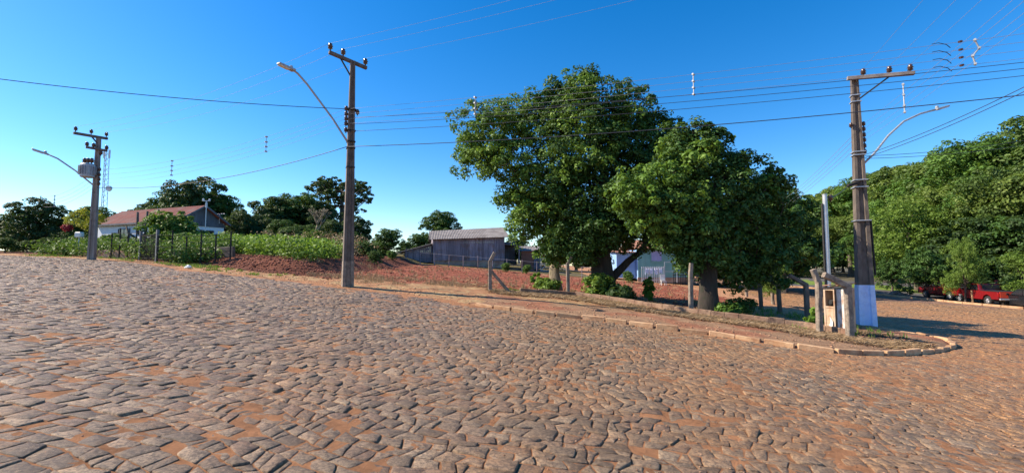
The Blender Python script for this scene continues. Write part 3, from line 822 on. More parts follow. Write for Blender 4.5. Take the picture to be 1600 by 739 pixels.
lt('light', 'banana_like_bush', 'bright leafy bush left of the centre pole under the wood', 488, 360, 38, .9)
lt('shrub', 'garden_shrub', 'leafy shrub right of the centre pole by the field edge', 612, 392, 40, 1.2)
lt('round', 'garden_shrub', 'dark shrub behind the centre pole at field level', 585, 390, 33, 1.1)
lt('round', 'garden_shrub', 'dark shrub left of the centre pole at field level', 522, 385, 34, 1.2)
lt('shrub', 'garden_shrub', 'small shrub at the right foot of the barn', 790, 411, 42, 1.0)
lt('shrub', 'garden_shrub', 'small shrub in front of the brick shed', 823, 414, 42, 1.0)
lt('shrub', 'garden_shrub', 'small shrub at the blue end of the teal house', 982, 424, 40, 1.0)
lt('shrub', 'garden_shrub', 'bright green shrub right of the iron gate, left of a group of three', 246, 366, 30.5, 1.1)
lt('shrub', 'garden_shrub', 'bright green shrub in front of the house gable, middle of a group of three', 276, 364, 31, 1.3)
lt('shrub', 'garden_shrub', 'bright green shrub at the left end of the crops, right of a group of three', 306, 369, 31.5, 1.2)
lt('shrub', 'garden_shrub', 'low shrub behind the fence, left of the dark gate', 172, 366, 33, 1.2)
lt('dark2', 'garden_tree', 'small dark tree between the big far left tree and the left pole', 112, 345, 40, 1.1)
lt('round', 'garden_shrub', 'conical dark shrub just left of the left pole', 125, 362, 34, .8)

for i, (kd, px, yt, Y, wr, lb) in enumerate((
    ('dark1', 20, 350, 46, 1.4, 'dark tree mass low between the left edge and the large far left tree'),
    ('dark2', 86, 352, 50, 1.4, 'dark low tree right behind the large far left tree'),
    ('dark1', 350, 348, 56, 1.2, 'dark tree directly behind the gable of the white house'),
    ('dark1', 400, 338, 54, 1.1, 'dark tree between the rounded tree and the wood'),
    ('dark2', 438, 345, 50, 1.4, 'dark green tree in front of the left wood tree'),
    ('dark2', 478, 352, 50, 1.4, 'dark green tree at the foot of the bare grey tree'),
    ('dark1', 500, 318, 64, 1.0, 'dark tree left of the monkey puzzle trunk'),
    ('dark2', 508, 365, 44, 1.4, 'low dark tree under the monkey puzzle pine'),
    ('dark2', 545, 362, 44, 1.4, 'low dark tree immediately left of the centre pole'),
    ('dark2', 592, 372, 48, 1.5, 'low dark tree between the centre pole and the bushy tree'),
    ('dark2', 632, 378, 50, 1.5, 'low dark tree left of the barn lean-to'),
    ('dark2', 180, 352, 54, 1.6, 'dark tree behind the left end of the white house'),
    ('dark2', 5, 372, 33, 1.5, 'low dark thicket at the left edge under the trees'),
    ('dark2', 40, 376, 33.5, 1.6, 'low dark thicket under the large far left tree'),
    ('dark2', 74, 372, 34, 1.5, 'low dark thicket at the start of the garden wall'),
    ('round', 96, 362, 36, 1.3, 'dark round bush behind the garden wall, left of the letter box'),
    ('dark1', 465, 366, 40, 1.2, 'low dark tree at the back edge of the crops, left'),
    ('dark1', 420, 362, 42, 1.2, 'low dark tree behind the withered plants'),
    ('dark2', 535, 384, 38, 1.5, 'low dark bush at the right end of the crops'),
    ('dark1', 805, 372, 66, 1.4, 'dark tree behind the gap between barn and brick shed'),
    ('dark2', 900, 378, 62, 1.8, 'dark tree seen under the crowns behind the slim pale trunk'),
    ('dark1', 945, 372, 64, 1.4, 'dark tree behind the blue end wall of the teal house'),
    ('dark1', 1140, 372, 58, 1.4, 'dark tree right of the teal house behind the rightmost lot tree'),
    ('dark1', -60, 340, 44, 1.4, 'dark tree outside the left edge'))):
    lt(kd, 'garden_tree', lb, px, yt, Y, wr)
# flowering bush tops
def tuft(name, label, cat, loc, r, n, lpc, leaf, mt, seed, rz=.7, cr=.3):
    t = tag(part_me(name, crown_mesh(name, [(0, 0, r * rz, r, r, r * rz)], n, lpc, cr, leaf, mt, seed)[0], None, loc), label, cat)
    return t
p = P(105, 358, 35.5); tuft('bougainvillea', 'red flowering bush behind the low wall near the left pole', 'bush', (p.x, p.y, p.z - .1), .26, 30, 40, .09, M['leaf_red'], 3, cr=.16)
p = P(133, 345, 36.5); tuft('flowering_bush', 'yellow flowering bush just left of the left pole', 'bush', (p.x, p.y, p.z - .6), 1.0, 45, 40, .14, M['leaf_yellow'], 4)

# monkey puzzle pine: bare trunk, tiers of upswept arms with dark tufts
def araucaria():
    b = at(531, 72); top = P(531, 284, 72).z; h = top - b.z
    t = thing('monkey_puzzle_pine', 'candelabra shaped pine with flat tufted crown behind the wood and the centre pole', 'tree', b)
    random.seed(3)
    mb = MB(); mb.tube([(0, 0, -.3), (.1, 0, h * .5), (0, 0, h - .6)], [.5, .38, .2], n=10)
    lobes = []
    for tier, (z, rad, n) in enumerate(((h - .7, 3.3, 9), (h - 1.5, 4.7, 11), (h - 3.0, 4.6, 9), (h - 4.6, 3.4, 5))):
        for i in range(n):
            a = 2 * PI * i / n + random.uniform(-.2, .2) + tier; rr = rad * random.uniform(.75, 1.08)
            e = Vector((rr * math.cos(a), rr * math.sin(a), z + random.uniform(-.2, .3)))
            s0 = Vector((0, 0, z - 1.0)); m_ = Vector((e.x * .6, e.y * .6, z - 1.1))
            mb.tube([s0, m_, e], [.12, .09, .05], n=5)
            lobes.append((e.x, e.y, e.z + .15, .85, .85, .5))
            lobes.append((e.x * .62, e.y * .62, e.z - .1, .55, .55, .35))
    mb.build('trunk', M['barkgrey'], t, smooth=True)
    part_me('crown', crown_mesh('crown', lobes, 330, 60, .4, .26, M['leaf_dark'], 8, flat=.6)[0], t)
araucaria()
def bare_tree():
    b = at(490, 47); h = P(490, 318, 47).z - b.z
    random.seed(13); mb = MB()
    def grow(p, d, L, r, k):
        q = p + d * L
        mb.tube([p, p.lerp(q, .5) + Vector((random.uniform(-.1, .1), 0, 0)) * L, q], [r, r * .85, r * .65], n=5)
        if k:
            for _ in range(3 if k > 1 else 4):
                dd = (d + Vector((random.uniform(-.6, .6), random.uniform(-.6, .6), random.uniform(.0, .5)))).normalized()
                grow(q, dd, L * random.uniform(.6, .8), r * .6, k - 1)
    grow(Vector((0, 0, -.2)), Vector((0, 0, 1)), h * .36, .16, 4)
    tag(mb.build('bare_tree', M['barkpale'], None, b, smooth=True), 'leafless grey tree standing in front of the dark wood', 'tree')
bare_tree()
def pruned_tree(px, Y, ytop, label):
    b = at(px, Y); h = P(px, ytop, Y).z - b.z
    mb = MB(); mb.tube([(0, 0, -.2), (.05, 0, h * .45)], [.16, .13], n=8)
    mb.tube([(.05, 0, h * .4), (.3, 0, h * .5), (.35, 0, h)], [.12, .1, .08], n=7)
    mb.tube([(.05, 0, h * .4), (-.35, 0, h * .55), (-.4, 0, h * .98)], [.12, .1, .08], n=7)
    mb.tube([(0, 0, h * .3), (-1.0, 0, h * .5), (-1.2, 0, h * .65)], [.1, .08, .06], n=7)
    tag(mb.build('pruned_tree', M['darkmetal'] if 0 else M['barkgrey'], None, b, smooth=True), label, 'tree')
pruned_tree(218, 34, 330, 'hard pruned leafless tree with upright black stubs before the white house')

# ------------------------------------------------------------------ buildings
def boards(mb, x0, x1, z0, ztop, y, wd=.2, th=.025, seed=1, out=-1):
    """vertical boards in the local xz plane; ztop(x) gives the upper edge"""
    r = random.Random(seed); x = x0
    while x < x1 - .02:
        w_ = min(wd * r.uniform(.8, 1.2), x1 - x)
        a, b = ztop(x + .004), ztop(x + w_ - .004)
        zb = z0 + r.uniform(-.05, .05)
        yo = y + out * r.uniform(0, .012)
        vs = [(x + .004, yo, zb), (x + w_ - .004, yo, zb), (x + w_ - .004, yo, b), (x + .004, yo, a)]
        vs += [(p[0], p[1] + out * th, p[2]) for p in vs]
        mb.add(vs, [(0, 3, 2, 1), (4, 5, 6, 7), (0, 1, 5, 4), (1, 2, 6, 5), (2, 3, 7, 6), (3, 0, 4, 7)])
        x += w_
def sheet_roof(mb, a, b, c, d, th=.05, wave=.18, amp=.025):
    """corrugated sheet between eave a-b and ridge d-c: corrugations run from eave to ridge"""
    a, b, c, d = map(Vector, (a, b, c, d))
    n = max(4, int((b - a).length / wave * 4))
    nr = (b - a).cross(d - a).normalized()
    if nr.z < 0: nr = -nr
    vs = []; fs = []
    for i in range(n + 1):
        t = i / n; o = nr * amp * math.sin(i * PI / 2)
        e, r = a.lerp(b, t), d.lerp(c, t)
        vs += [e + o, r + o, e + o - nr * th, r + o - nr * th]
    for i in range(n):
        k = 4 * i
        fs += [(k, k + 4, k + 5, k + 1), (k + 2, k + 3, k + 7, k + 6), (k, k + 2, k + 6, k + 4), (k + 1, k + 5, k + 7, k + 3)]
    fs += [(0, 1, 3, 2), (4 * n, 4 * n + 2, 4 * n + 3, 4 * n + 1)]
    mb.add(vs, fs)

# grey timber barn
def barn():
    Y = 48.0
    bl = at(676, Y); br = at(788, Y + 1.6)
    wdt = (br - bl).length
    ang = math.atan2(br.y - bl.y, br.x - bl.x)
    t = thing('timber_barn', 'weathered grey board barn with sheet roof and lean-to behind the red field', 'barn', (bl.x, bl.y, bl.z), ang)
    zr = lambda px, py: P(px, py, Y).z - bl.z
    eL, eR = zr(675, 374), P(789, 370, Y + 1.6).z - bl.z
    rz_ = zr(750, 358) + 0.5
    D = 7.0
    mb = MB(); boards(mb, 0, wdt, .35, lambda x: eL + (eR - eL) * x / wdt, 0, seed=4); 
    mb.build('front_wall', M['barnwood'], t)
    mb = MB(); mb.box((wdt / 2, D / 2, .05), (wdt - .1, D - .1, 1.0)); mb.build('foundation', M['wallgrey'], t)
    mb = MB(); mb.box((.06, D / 2, eL / 2 + .2), (.08, D - .1, eL - .4)); mb.box((wdt - .06, D / 2, eR / 2 + .2), (.08, D - .1, eR - .4)); mb.box((wdt / 2, D - .06, eL / 2 + .2), (wdt - .25, .08, eL - .4))
    mb.build('side_wall', M['barnwood'], t)
    mb = MB()
    sheet_roof(mb, (-.35, -.45, eL - .02), (wdt + .5, -.45, eR - .02), (wdt + .5, D / 2, eR + 1.35), (-.35, D / 2, eL + 1.15))
    sheet_roof(mb, (-.35, D + .4, eL - .02), (wdt + .5, D + .4, eR - .02), (wdt + .5, D / 2, eR + 1.35), (-.35, D / 2, eL + 1.15))
    mb.build('roof', M['barnroof'], t)
    # gable boards at both ends
    for x in (.02, wdt - .02):
        mb = MB(); e = eL if x < 1 else eR
        mb.prism([(0, e - .3), (D, e - .3), (D, e - .05), (D / 2, e + 1.05), (0, e - .05)], -.03, .03, M=Matrix.Translation((x, 0, 0)) @ Matrix.Rotation(PI / 2, 4, 'Z'))
        mb.build('gable', M['barnwood'], t)
    # left lean-to
    L0 = at(634, Y); lw = (bl - L0).length; hl, hr = zr(634, 393), zr(673, 381)
    mb = MB(); boards(mb, -lw, -.05, .2, lambda x: hr + (hl - hr) * (-x / lw), .6, seed=6); mb.box((-lw + .05, 3, hl / 2), (.07, 4.7, hl)); 
    mb.build('lean_to_wall', M['barnwood'], t)
    mb = MB(); sheet_roof(mb, (-lw - .5, .2, hl - .05), (-lw - .5, 5.6, hl - .05), (-.03, 5.6, hr + .05), (-.03, .2, hr + .05)); mb.build('lean_to_roof', M['barnroof'], t)
    # right open carport with dark interior
    mb = MB(); wr_ = 1.9
    mb.box((wdt + wr_, 5.2, 1.4), (.08, 3.4, 2.7)); mb.box((wdt + wr_ / 2, 6.9, 1.4), (wr_, .08, 2.7)); boards(mb, wdt + .12, wdt + wr_, .1, lambda x: 2.55, 3.4, seed=8)
    mb.build('carport_wall', M['gable'], t)
    mb = MB(); sheet_roof(mb, (wdt + .05, .9, eR - .75), (wdt + wr_ + .2, .9, eR - .95), (wdt + wr_ + .2, 7, eR - .7), (wdt + .05, 7, eR - .5)); mb.build('carport_roof', M['barnroof'], t)
    MB().box((wdt + wr_, 1.1, (eR - .95) / 2), (.12, .12, eR - .95)).build('carport_post', M['barnwood'], t); MB().box((wdt + .12, 1.1, (eR - .8) / 2), (.1, .12, eR - .8)).build('carport_post', M['barnwood'], t)
barn()

def shed():
    Y = 52.0
    a = at(815, Y); b = at(834, Y); c = at(842, Y)
    t = thing('brick_shed', 'small brown brick shed with grey sheet roof between the barn and the lot trees', 'shed', a, math.atan2(b.y - a.y, b.x - a.x))
    z = lambda py: P(820, py, Y).z - a.z
    w1 = (b - a).length; w2 = (c - a).length
    h = z(392); D = 4
    MB().box((w1 / 2, D / 2, h / 2 - .1), (w1, D, h + .2)).build('wall', M['brick'], t)
    mb = MB(); boards(mb, w1 + .03, w2, 0, lambda x: h, 0, seed=3); mb.box((w1 + (w2 - w1) / 2 + .02, D / 2 + .05, h / 2), (w2 - w1 - .06, D - .2, h)); mb.build('side_panel', M['barnwood'], t)
    mb = MB(); sheet_roof(mb, (-.3, -.3, h + .02), (w2 + .2, -.3, h + .02), (w2 + .2, D, z(382)), (-.3, D, z(382))); mb.build('roof', M['barnroof'], t)
    MB().box((w1 + .45, -.04, h * .42), (.5, .04, h * .8)).build('door', M['gable'], t)
shed()
def lot_gate():
    Y = 51.0; a = at(845, Y); b = at(862, Y)
    mb = MB(); wd = (b - a).length; hh = 1.5
    for p, q in (((0, 0, .1), (wd, 0, .1)), ((0, 0, hh), (wd, 0, hh)), ((0, 0, 0), (0, 0, hh + .3)), ((wd, 0, 0), (wd, 0, hh + .3)), ((0, .02, .1), (wd, .02, hh)), ((0, .0, .8), (wd, .0, .8))): mb.bar(p, q, .07, .07)
    o = mb.build('farm_gate', M['steel'], None, a); o.rotation_euler.z = math.atan2(b.y - a.y, b.x - a.x); tag(o, 'pale metal farm gate with diagonal brace right of the brick shed', 'gate')
lot_gate()

def teal_house():
    Y = 44.0
    a = at(997, Y); b = at(1085, Y)
    base = a.z + .35
    t = thing('teal_house', 'teal board house with blue end wall seen under the big lot trees', 'house', (a.x, a.y, base), math.atan2(b.y - a.y, b.x - a.x))
    w_ = (b - a).length; h = P(1020, 388, Y).z - base; D = 6
    mb = MB(); boards(mb, 0, w_, .0, lambda x: h, 0, wd=.16, th=.02, seed=2); mb.build('front_wall', M['teal'], t)
    MB().box((w_ / 2 , D / 2 + .05, h / 2 - .1), (w_ - .1, D, h)).build('inner_wall', M['bluewall'], t)
    MB().box((w_ / 2, -.03, -.2), (w_ + .1, .15, .55)).build('plinth', M['wallgrey'], t)
    MB().box((-.95, 2.6, h / 2 - .15), (1.9, 3.6, h - .3)).build('blue_annex', M['bluewall'], t)
    mb = MB(); sheet_roof(mb, (-.4, -.5, h - .02), (w_ + .4, -.5, h - .02), (w_ + .4, D / 2, h + 1.0), (-.4, D / 2, h + 1.0)); sheet_roof(mb, (-.4, D + .5, h - .02), (w_ + .4, D + .5, h - .02), (w_ + .4, D / 2, h + 1.0), (-.4, D / 2, h + 1.0)); sheet_roof(mb, (-2.2, .3, h - .35), (-.05, .3, h - .35), (-.05, 4.6, h - .1), (-2.2, 4.6, h - .1))
    mb.build('roof', M['tile'], t)
    x0 = (1026 - 997) / 88 * w_; z0 = P(1026, 400, Y).z - base
    mb = MB(); boards(mb, x0 - .5, x0 + .5, z0 - .5, lambda x: z0 + .48, -.03, wd=.13, th=.03, seed=5); wn_ = mb.build('shutter', M['lavender'], t)
    mb = MB()
    for s in (-1, 1):
        mb.box((x0 + s * .56, -.06, z0), (.08, .07, 1.15)); mb.box((x0, -.06, z0 + s * .56), (1.04, .07, .08))
    mb.build('window_frame', M['teal'], t)
    for k in (0, 1):
        MB().tube([(-1.15 + .38 * k, .72, 1.15), (-1.15 + .38 * k, .72, 1.4), (-1.15 + .38 * k, .72, 1.62)], [.12, .1, .02], n=8).build('hanging_ornament', M['rust'], t)
teal_house()
def pen():
    Y = 41.0
    a = at(1003, Y, .1); b = at(1037, Y, .1)
    t = thing('picket_pen', 'white picket enclosure with hanging cloths before the teal house', 'fence', a, math.atan2(b.y - a.y, b.x - a.x))
    w_ = (b - a).length; h = 1.45
    mb = MB()
    for i in range(13): mb.box((w_ * i / 12, 0, h / 2), (.05, .03, h))
    mb.build('picket', M['white'], t)
    for zz in (h - .1, .25): MB().box((w_ / 2, -.03, zz), (w_, .03, .06)).build('rail', M['white'], t)
    mb = MB()
    for p, q in (((w_ + .1, 0, 0), (w_ + .1, 0, 1.9)), ((w_ + 1.2, 0, 0), (w_ + 1.2, 0, 1.9)), ((w_ + .1, 0, 1.85), (w_ + 1.2, 0, 1.85)), ((w_ + .1, 0, 1.0), (w_ + 1.2, 0, 1.0))): mb.bar(p, q, .05, .05)
    mb.build('gate_frame', M['steel'], t)
    mb = MB(); r = random.Random(2)
    for i in range(4):
        x = .25 + .42 * i
        vs = []; n = 5
        for k in range(n + 1):
            xx = x + .34 * k / n; o = .03 * math.sin(k * 2.2 + i)
            vs += [(xx, -.08 + o, 1.3), (xx, -.08 - o, 1.3 - r.uniform(.4, .6))]
        mb.add(vs, [(2 * k, 2 * k + 1, 2 * k + 3, 2 * k + 2) for k in range(n)])
        mb.add([(v[0], v[1] + .015, v[2]) for v in vs], [(2 * k, 2 * k + 2, 2 * k + 3, 2 * k + 1) for k in range(n)])
    mb.build('laundry', mat('pale_blue_cloth', (.6, .7, .85), (.75, .76, .8), 4, .9, 0), t)
    q = at(1064, 41.5, .1)
    t2 = thing('picket_pen', 'dark upright picket panel at the right foot of the teal house', 'fence', q)
    mb = MB()
    for i in range(12): mb.box((-.7 + .16 * i, 0, .55), (.05, .04, 1.15))
    mb.build('picket', M['darkmetal'], t2)
    for zz in (.9, .2): MB().box((.2, .04, zz), (1.9, .03, .06)).build('rail', M['darkmetal'], t2)
    c = at(1036, 40.4)
    mb = MB()
    mb.box((0, 0, .42), (.45, .42, .04), bev=.01); mb.box((0, .2, .72), (.44, .04, .5), bev=.01)
    for sx in (-1, 1):
        for sy in (-1, 1): mb.bar((sx * .22, sy * .2, 0), (sx * .19, sy * .18, .42), .04, .04)
    tag(mb.build('plastic_chair', M['white'], None, c), 'white plastic chair in the yard before the teal house', 'chair')
pen()

# white house with rusty red roof
def house():
    C0 = at(274, 41.0)                      # near corner: side wall meets gable wall
    E = at(149, 45.5); K = None
    d = Vector((E.x - C0.x, E.y - C0.y)); Ls = d.length; d /= Ls
    ang = math.atan2(-d.y, -d.x)           # local +x runs along the side wall towards the gable
    base = C0.z
    t = thing('white_house', 'white walled house with long rusty red roof and dark boarded gable behind the crops', 'house', (C0.x, C0.y, base), ang)
    he = P(274, 343, 41).z - base; rise = 1.55
    Wd = 2.0
    while 800 + F * (C0.x + d.y * Wd) / (C0.y - d.x * Wd) < 348 and Wd < 8: Wd += .05
    # local: x from -Ls to 0, y from 0 (near side wall) to Wd
    MB().box((-Ls / 2, Wd / 2, he / 2 - .2), (Ls, Wd, he + .35)).build('wall', M['housewhite'], t)
    mb = MB()
    Mg = Matrix.Translation((.03, 0, 0)) @ Matrix.Rotation(PI / 2, 4, 'Z')
    r = random.Random(4); y = -.05
    while y < Wd + .05:
        w_ = .24; y2 = min(y + w_, Wd + .05)
        f = lambda q: he - .3 + .05 + (rise + .2) * (1 - abs(q - Wd / 2) / (Wd / 2 + .1))
        vs = [(y + .004, 0, he - .45), (y2 - .004, 0, he - .45), (y2 - .004, 0, max(f(y2), he - .4)), (y + .004, 0, max(f(y), he - .4))]
        vs += [(p[0], -.04 - r.uniform(0, .01), p[2]) for p in vs]
        mb.add(vs, [(0, 3, 2, 1), (4, 5, 6, 7), (0, 1, 5, 4), (1, 2, 6, 5), (2, 3, 7, 6), (3, 0, 4, 7)], Mg)
        y = y2
    mb.build('gable', M['gable'], t)
    mb = MB()
    sheet_roof(mb, (-Ls - .4, -.35, he - .12), (.45, -.35, he - .12), (.45, Wd / 2, he + rise), (-Ls - .4, Wd / 2, he + rise), wave=.25, amp=.03)
    sheet_roof(mb, (-Ls - .4, Wd + .35, he - .12), (.45, Wd + .35, he - .12), (.45, Wd / 2, he + rise), (-Ls - .4, Wd / 2, he + rise), wave=.25, amp=.03)
    rf = mb.build('roof', M['houseroof'], t)
    mb = MB(); mb.bar((.47, -.38, he - .18), (.47, Wd / 2, he + rise - .05), .04, .16); mb.bar((.47, Wd + .38, he - .18), (.47, Wd / 2, he + rise - .05), .04, .16); mb.bar((-Ls - .4, -.4, he - .2), (.45, -.4, he - .2), .04, .14)
    mb.build('fascia', M['gable'], t)
    def window(x, y, z, w_, h_, side):
        if side == 'g': Mx = Matrix.Translation((.0, y, z)) @ Matrix.Rotation(PI / 2, 4, 'Z')
        else: Mx = Matrix.Translation((x, 0, z))
        a = MB(); b = MB()
        a.box((0, -.02, 0), (w_, .05, h_), M=Mx)
        for s in (-1, 1):
            b.box((s * (w_ / 2 + .03), -.04, 0), (.07, .09, h_ + .13), M=Mx); b.box((0, -.04, s * (h_ / 2 + .03)), (w_, .09, .06), M=Mx)
        b.box((0, -.055, 0), (.04, .03, h_), M=Mx)
        f_ = b.build('window', M['gable'], t); a.build('pane', M['glass'], f_)
    window(-Ls + 4.4, 0, he - 1.15, 1.7, .95, 's'); window(-Ls + 9.5, 0, he - 1.15, 1.2, .95, 's')
    window(0, Wd * .6, he - 1.5, 1.3, 1.3, 'g')
    # mast with antenna in front of the gable
    m_ = thing('antenna_mast', 'thin roof mast with small white antenna at the house gable', 'antenna', P(319, 400, 41.8))
    m_.location.z = float(TH(m_.location.x, m_.location.y)) - .1
    hh = P(319, 314, 41.8).z - m_.location.z
    MB().tube([(0, 0, 0), (0, 0, hh)], .045, n=6).build('pole', M['steel'], m_)
    mb = MB(); mb.bar((-.35, 0, hh), (.35, 0, hh), .07, .07); mb.box((-.3, 0, hh + .1), (.16, .12, .25), bev=.02); mb.box((.28, 0, hh + .08), (.14, .12, .22), bev=.02); mb.box((0, 0, hh - .4), (.14, .14, .5), bev=.02); mb.build('antenna', M['white'], m_)
    d_ = thing('television_antenna', 'small rooftop antenna on the right slope of the house roof', 'antenna', P(343, 340, 44.5)); 
    mb = MB(); mb.tube([(0, 0, -.6), (0, 0, .4)], .03, n=5); mb.tube([(-.5, 0, .35), (.5, 0, .38)], .025, n=5)
    for i in range(5): mb.tube([(-.4 + .2 * i, -.25, .36), (-.4 + .2 * i, .25, .36)], .018, n=4)
    mb.build('aerial', M['steel'], d_)
house()

# ------------------------------------------------------------------ utility poles
def insulator(mb, c, s=1.0, up=True):
    c = Vector(c)
    pr = [(.03, -.16), (.03, -.08), (.10, -.07), (.07, 0), (.115, .02), (.07, .08), (.085, .12), (.03, .16)]
    n = 10; vs = []; fs = []
    for r_, z in pr:
        for k in range(n):
            a = 2 * PI * k / n; vs.append((c.x + r_ * s * math.cos(a), c.y + r_ * s * math.sin(a), c.z + z * s))
    for i in range(len(pr) - 1):
        for k in range(n):
            k2 = (k + 1) % n; fs.append((i * n + k, i * n + k2, i * n + n + k2, i * n + n + k))
    fs += [tuple(reversed(range(n))), tuple((len(pr) - 1) * n + k for k in range(n))]
    mb.add(vs, fs)
def pole_body(mb, z0, z1, h, wb, wt, db, dt, rec=.28):
    """double-T concrete pole: rectangular taper with recessed faces, sections from z0 to z1 of total height h"""
    def sec(z):
        t = z / h; w_ = wb + (wt - wb) * t; d = db + (dt - db) * t
        a = w_ / 2; b = d / 2; i = a * rec; f = b * .38
        # I-shaped section, recess on the -y and +y faces
        return [(-a, -b), (-a * .45, -b), (-a * .35, -b + f), (a * .35, -b + f), (a * .45, -b), (a, -b), (a, b), (a * .45, b), (a * .35, b - f), (-a * .35, b - f), (-a * .45, b), (-a, b)]
    n = 12; k = 10; vs = []; fs = []
    for i in range(k + 1):
        z = z0 + (z1 - z0) * i / k
        vs += [(x, y, z) for x, y in sec(z)]
    for i in range(k):
        for j in range(n):
            j2 = (j + 1) % n; fs.append((i * n + j, i * n + j2, i * n + n + j2, i * n + n + j))
    fs += [tuple(reversed(range(n))), tuple(k * n + j for j in range(n))]
    mb.add(vs, fs)
def solid_body(mb, z0, z1, h, wb, wt, db, dt, grow=.012):
    w0 = wb + (wt - wb) * z0 / h; w1 = wb + (wt - wb) * z1 / h
    pole_body(mb, z0, z1, h, wb + grow, wt + grow, db + grow, dt + grow)

POLES = {}
def lamp_arm(t, a, pts, head_dir, mt=None, L=.62):
    mb = MB(); pts = [Vector(p) for p in pts]
    mb.tube(pts, [.04] * len(pts), n=8)
    arm = mb.build('lamp_arm', M['lampgrey'], t, smooth=True)
    e = pts[-1]; hd = Vector(head_dir).normalized()
    mb = MB(); mb.bar(e - hd * .05, e + hd * L, .24, .085, bev=.03, w2=.2)
    mb.box(tuple(e + hd * .08 + Vector((0, 0, .09))), (.1, .1, .1), bev=.02)
    h_ = mb.build('lamp_head', M['lampgrey'], t)
    MB().bar(e + hd * .18 + Vector((0, 0, -.052)), e + hd * (L - .05) + Vector((0, 0, -.052)), .18, .02).build('lamp_lens', M['lens'], h_)

# centre pole
bm_ = gp(543, 448); Yc = bm_.y
bm_.z = float(TH(bm_.x, bm_.y)) - .1
hm = P(553, 96, Yc).z - bm_.z
zc = lambda py: P(550, py, Yc).z - bm_.z
road = Vector((-.88, .47, 0)).normalized()     # direction of the line of poles
t = thing('utility_pole', 'tall dark concrete utility pole with crossarm, nearest pole left of the trees', 'utility pole', bm_, 0, 'concrete utility poles')
mb = MB(); pole_body(mb, zc(408), hm, hm, .42, .18, .36, .17); mb.build('pole_shaft', M['concrete_dark'], t).rotation_euler.z = .5
mb = MB(); solid_body(mb, 0, zc(408), hm, .42, .18, .36, .17); mb.build('pole_base', M['post_concrete'], t).rotation_euler.z = .5
A = P(514, 82, Yc - .55) - bm_; B = P(573, 107, Yc + .5) - bm_
mb = MB(); mb.bar(A, B, .13, .13, bev=.01); mb.build('crossarm', M['concrete_dark'], t)
mb = MB(); mb.bar(A.lerp(B, .3) + Vector((0, 0, -.06)), Vector((0, 0, zc(124))), .05, .05); mb.build('brace', M['darkmetal'], t)
HVm = []
for f in (.03, .36, .96):
    mb = MB(); c = A.lerp(B, f) + Vector((0, 0, .24)); insulator(mb, c, .95); mb.build('insulator', M['porcelain'], t, smooth=True); HVm.append(c + bm_)
LVm = []
for py in (172, 180, 187.5, 195, 205):
    mb = MB(); c = Vector((-.17, -.12, zc(py))); insulator(mb, c, .75); mb.bar(c + Vector((.0, 0, 0)), c + Vector((.12, .1, 0)), .03, .03); mb.build('insulator', M['porcelain'], t, smooth=True); LVm.append(c + bm_)
mb = MB(); insulator(mb, (.24, .0, zc(176)), .8); mb.build('insulator', M['porcelain'], t, smooth=True)
for py in (172, 205, 222, 232, 262): MB().box((0, 0, zc(py)), (.32, .29, .05), rz=.5).build('band', M['darkmetal'], t)
hd = P(443, 103, 16.2) - P(460, 111, 16.6)
lamp_arm(t, None, [Vector((-.05, -.1, zc(226))), (P(520, 186, 18.2) - bm_), (P(480, 132, 17.1) - bm_), (P(465, 115, 16.8) - bm_), (P(458, 110, 16.6) - bm_)], hd)
CAB = Vector((-.1, -.15, zc(231))) + bm_

# right pole
br_ = gp(1354, 512); Yr = br_.y; br_.z = float(TH(br_.x, br_.y)) - .08
hr_ = P(1328, 122, Yr).z - br_.z
zr_ = lambda py: P(1345, py, Yr).z - br_.z
t = thing('utility_pole', 'concrete utility pole with pale blue painted base at the street corner on the right', 'utility pole', br_, 0, 'concrete utility poles')
yaw = -.35
mb = MB(); pole_body(mb, zr_(445), hr_, hr_, .56, .22, .46, .2); mb.build('pole_shaft', M['concrete_dark'], t).rotation_euler.z = yaw
mb = MB(); solid_body(mb, 0, zr_(445), hr_, .56, .22, .46, .2, .014); mb.build('painted_base', M['blue'], t).rotation_euler.z = yaw
A = P(1326, 123, Yr - .1) - br_; B = P(1429, 114.5, Yr - .9) - br_
mb = MB(); mb.bar(A - (B - A).normalized() * .05, B, .14, .14, bev=.01); mb.build('crossarm', M['concrete'], t)
mb = MB(); mb.bar(A.lerp(B, .62) + Vector((0, 0, -.07)), Vector((.05, -.12, zr_(157))), .05, .05); mb.build('brace', M['darkmetal'], t)
HVr = []
for px in (1350, 1391, 1423):
    f = (px - 1326) / 103; c = A.lerp(B, f) + Vector((0, 0, .2))
    mb = MB(); insulator(mb, c, .95); mb.build('insulator', M['porcelain'], t, smooth=True); HVr.append(c + br_)
LVr = []
for py in (195, 203, 212, 220, 229, 238):
    mb = MB(); c = Vector((.24, -.05, zr_(py))); insulator(mb, c, .7); mb.bar(c, c - Vector((.12, 0, 0)), .03, .03); mb.build('insulator', M['porcelain'], t, smooth=True); LVr.append(c + br_)
mb = MB(); insulator(mb, (-.26, -.05, zr_(197)), .7); mb.build('insulator', M['porcelain'], t, smooth=True)
for py in (150, 160, 238, 243, 282, 293, 345): MB().box((0, 0, zr_(py)), (.32 + .001 * (py - 150), .29 + .001 * (py - 150), .035), rz=yaw).build('band', M['steel'], t)
mb = MB(); mb.tube([(.24, -.16, zr_(345)), (.29, -.19, zr_(430))], .04, n=6); mb.build('conduit', M['darkmetal'], t)
arm = [Vector((.1, -.1, zr_(258)))] + [P(px, py, Yr + dy) - br_ for px, py, dy in ((1366, 240, .2), (1388, 212, .4), (1412, 190, .6), (1438, 178, .8), (1462, 171.5, 1))]
lamp_arm(t, None, arm, P(1488, 164, Yr + 1.2) - P(1462, 171.5, Yr + 1), L=.7)
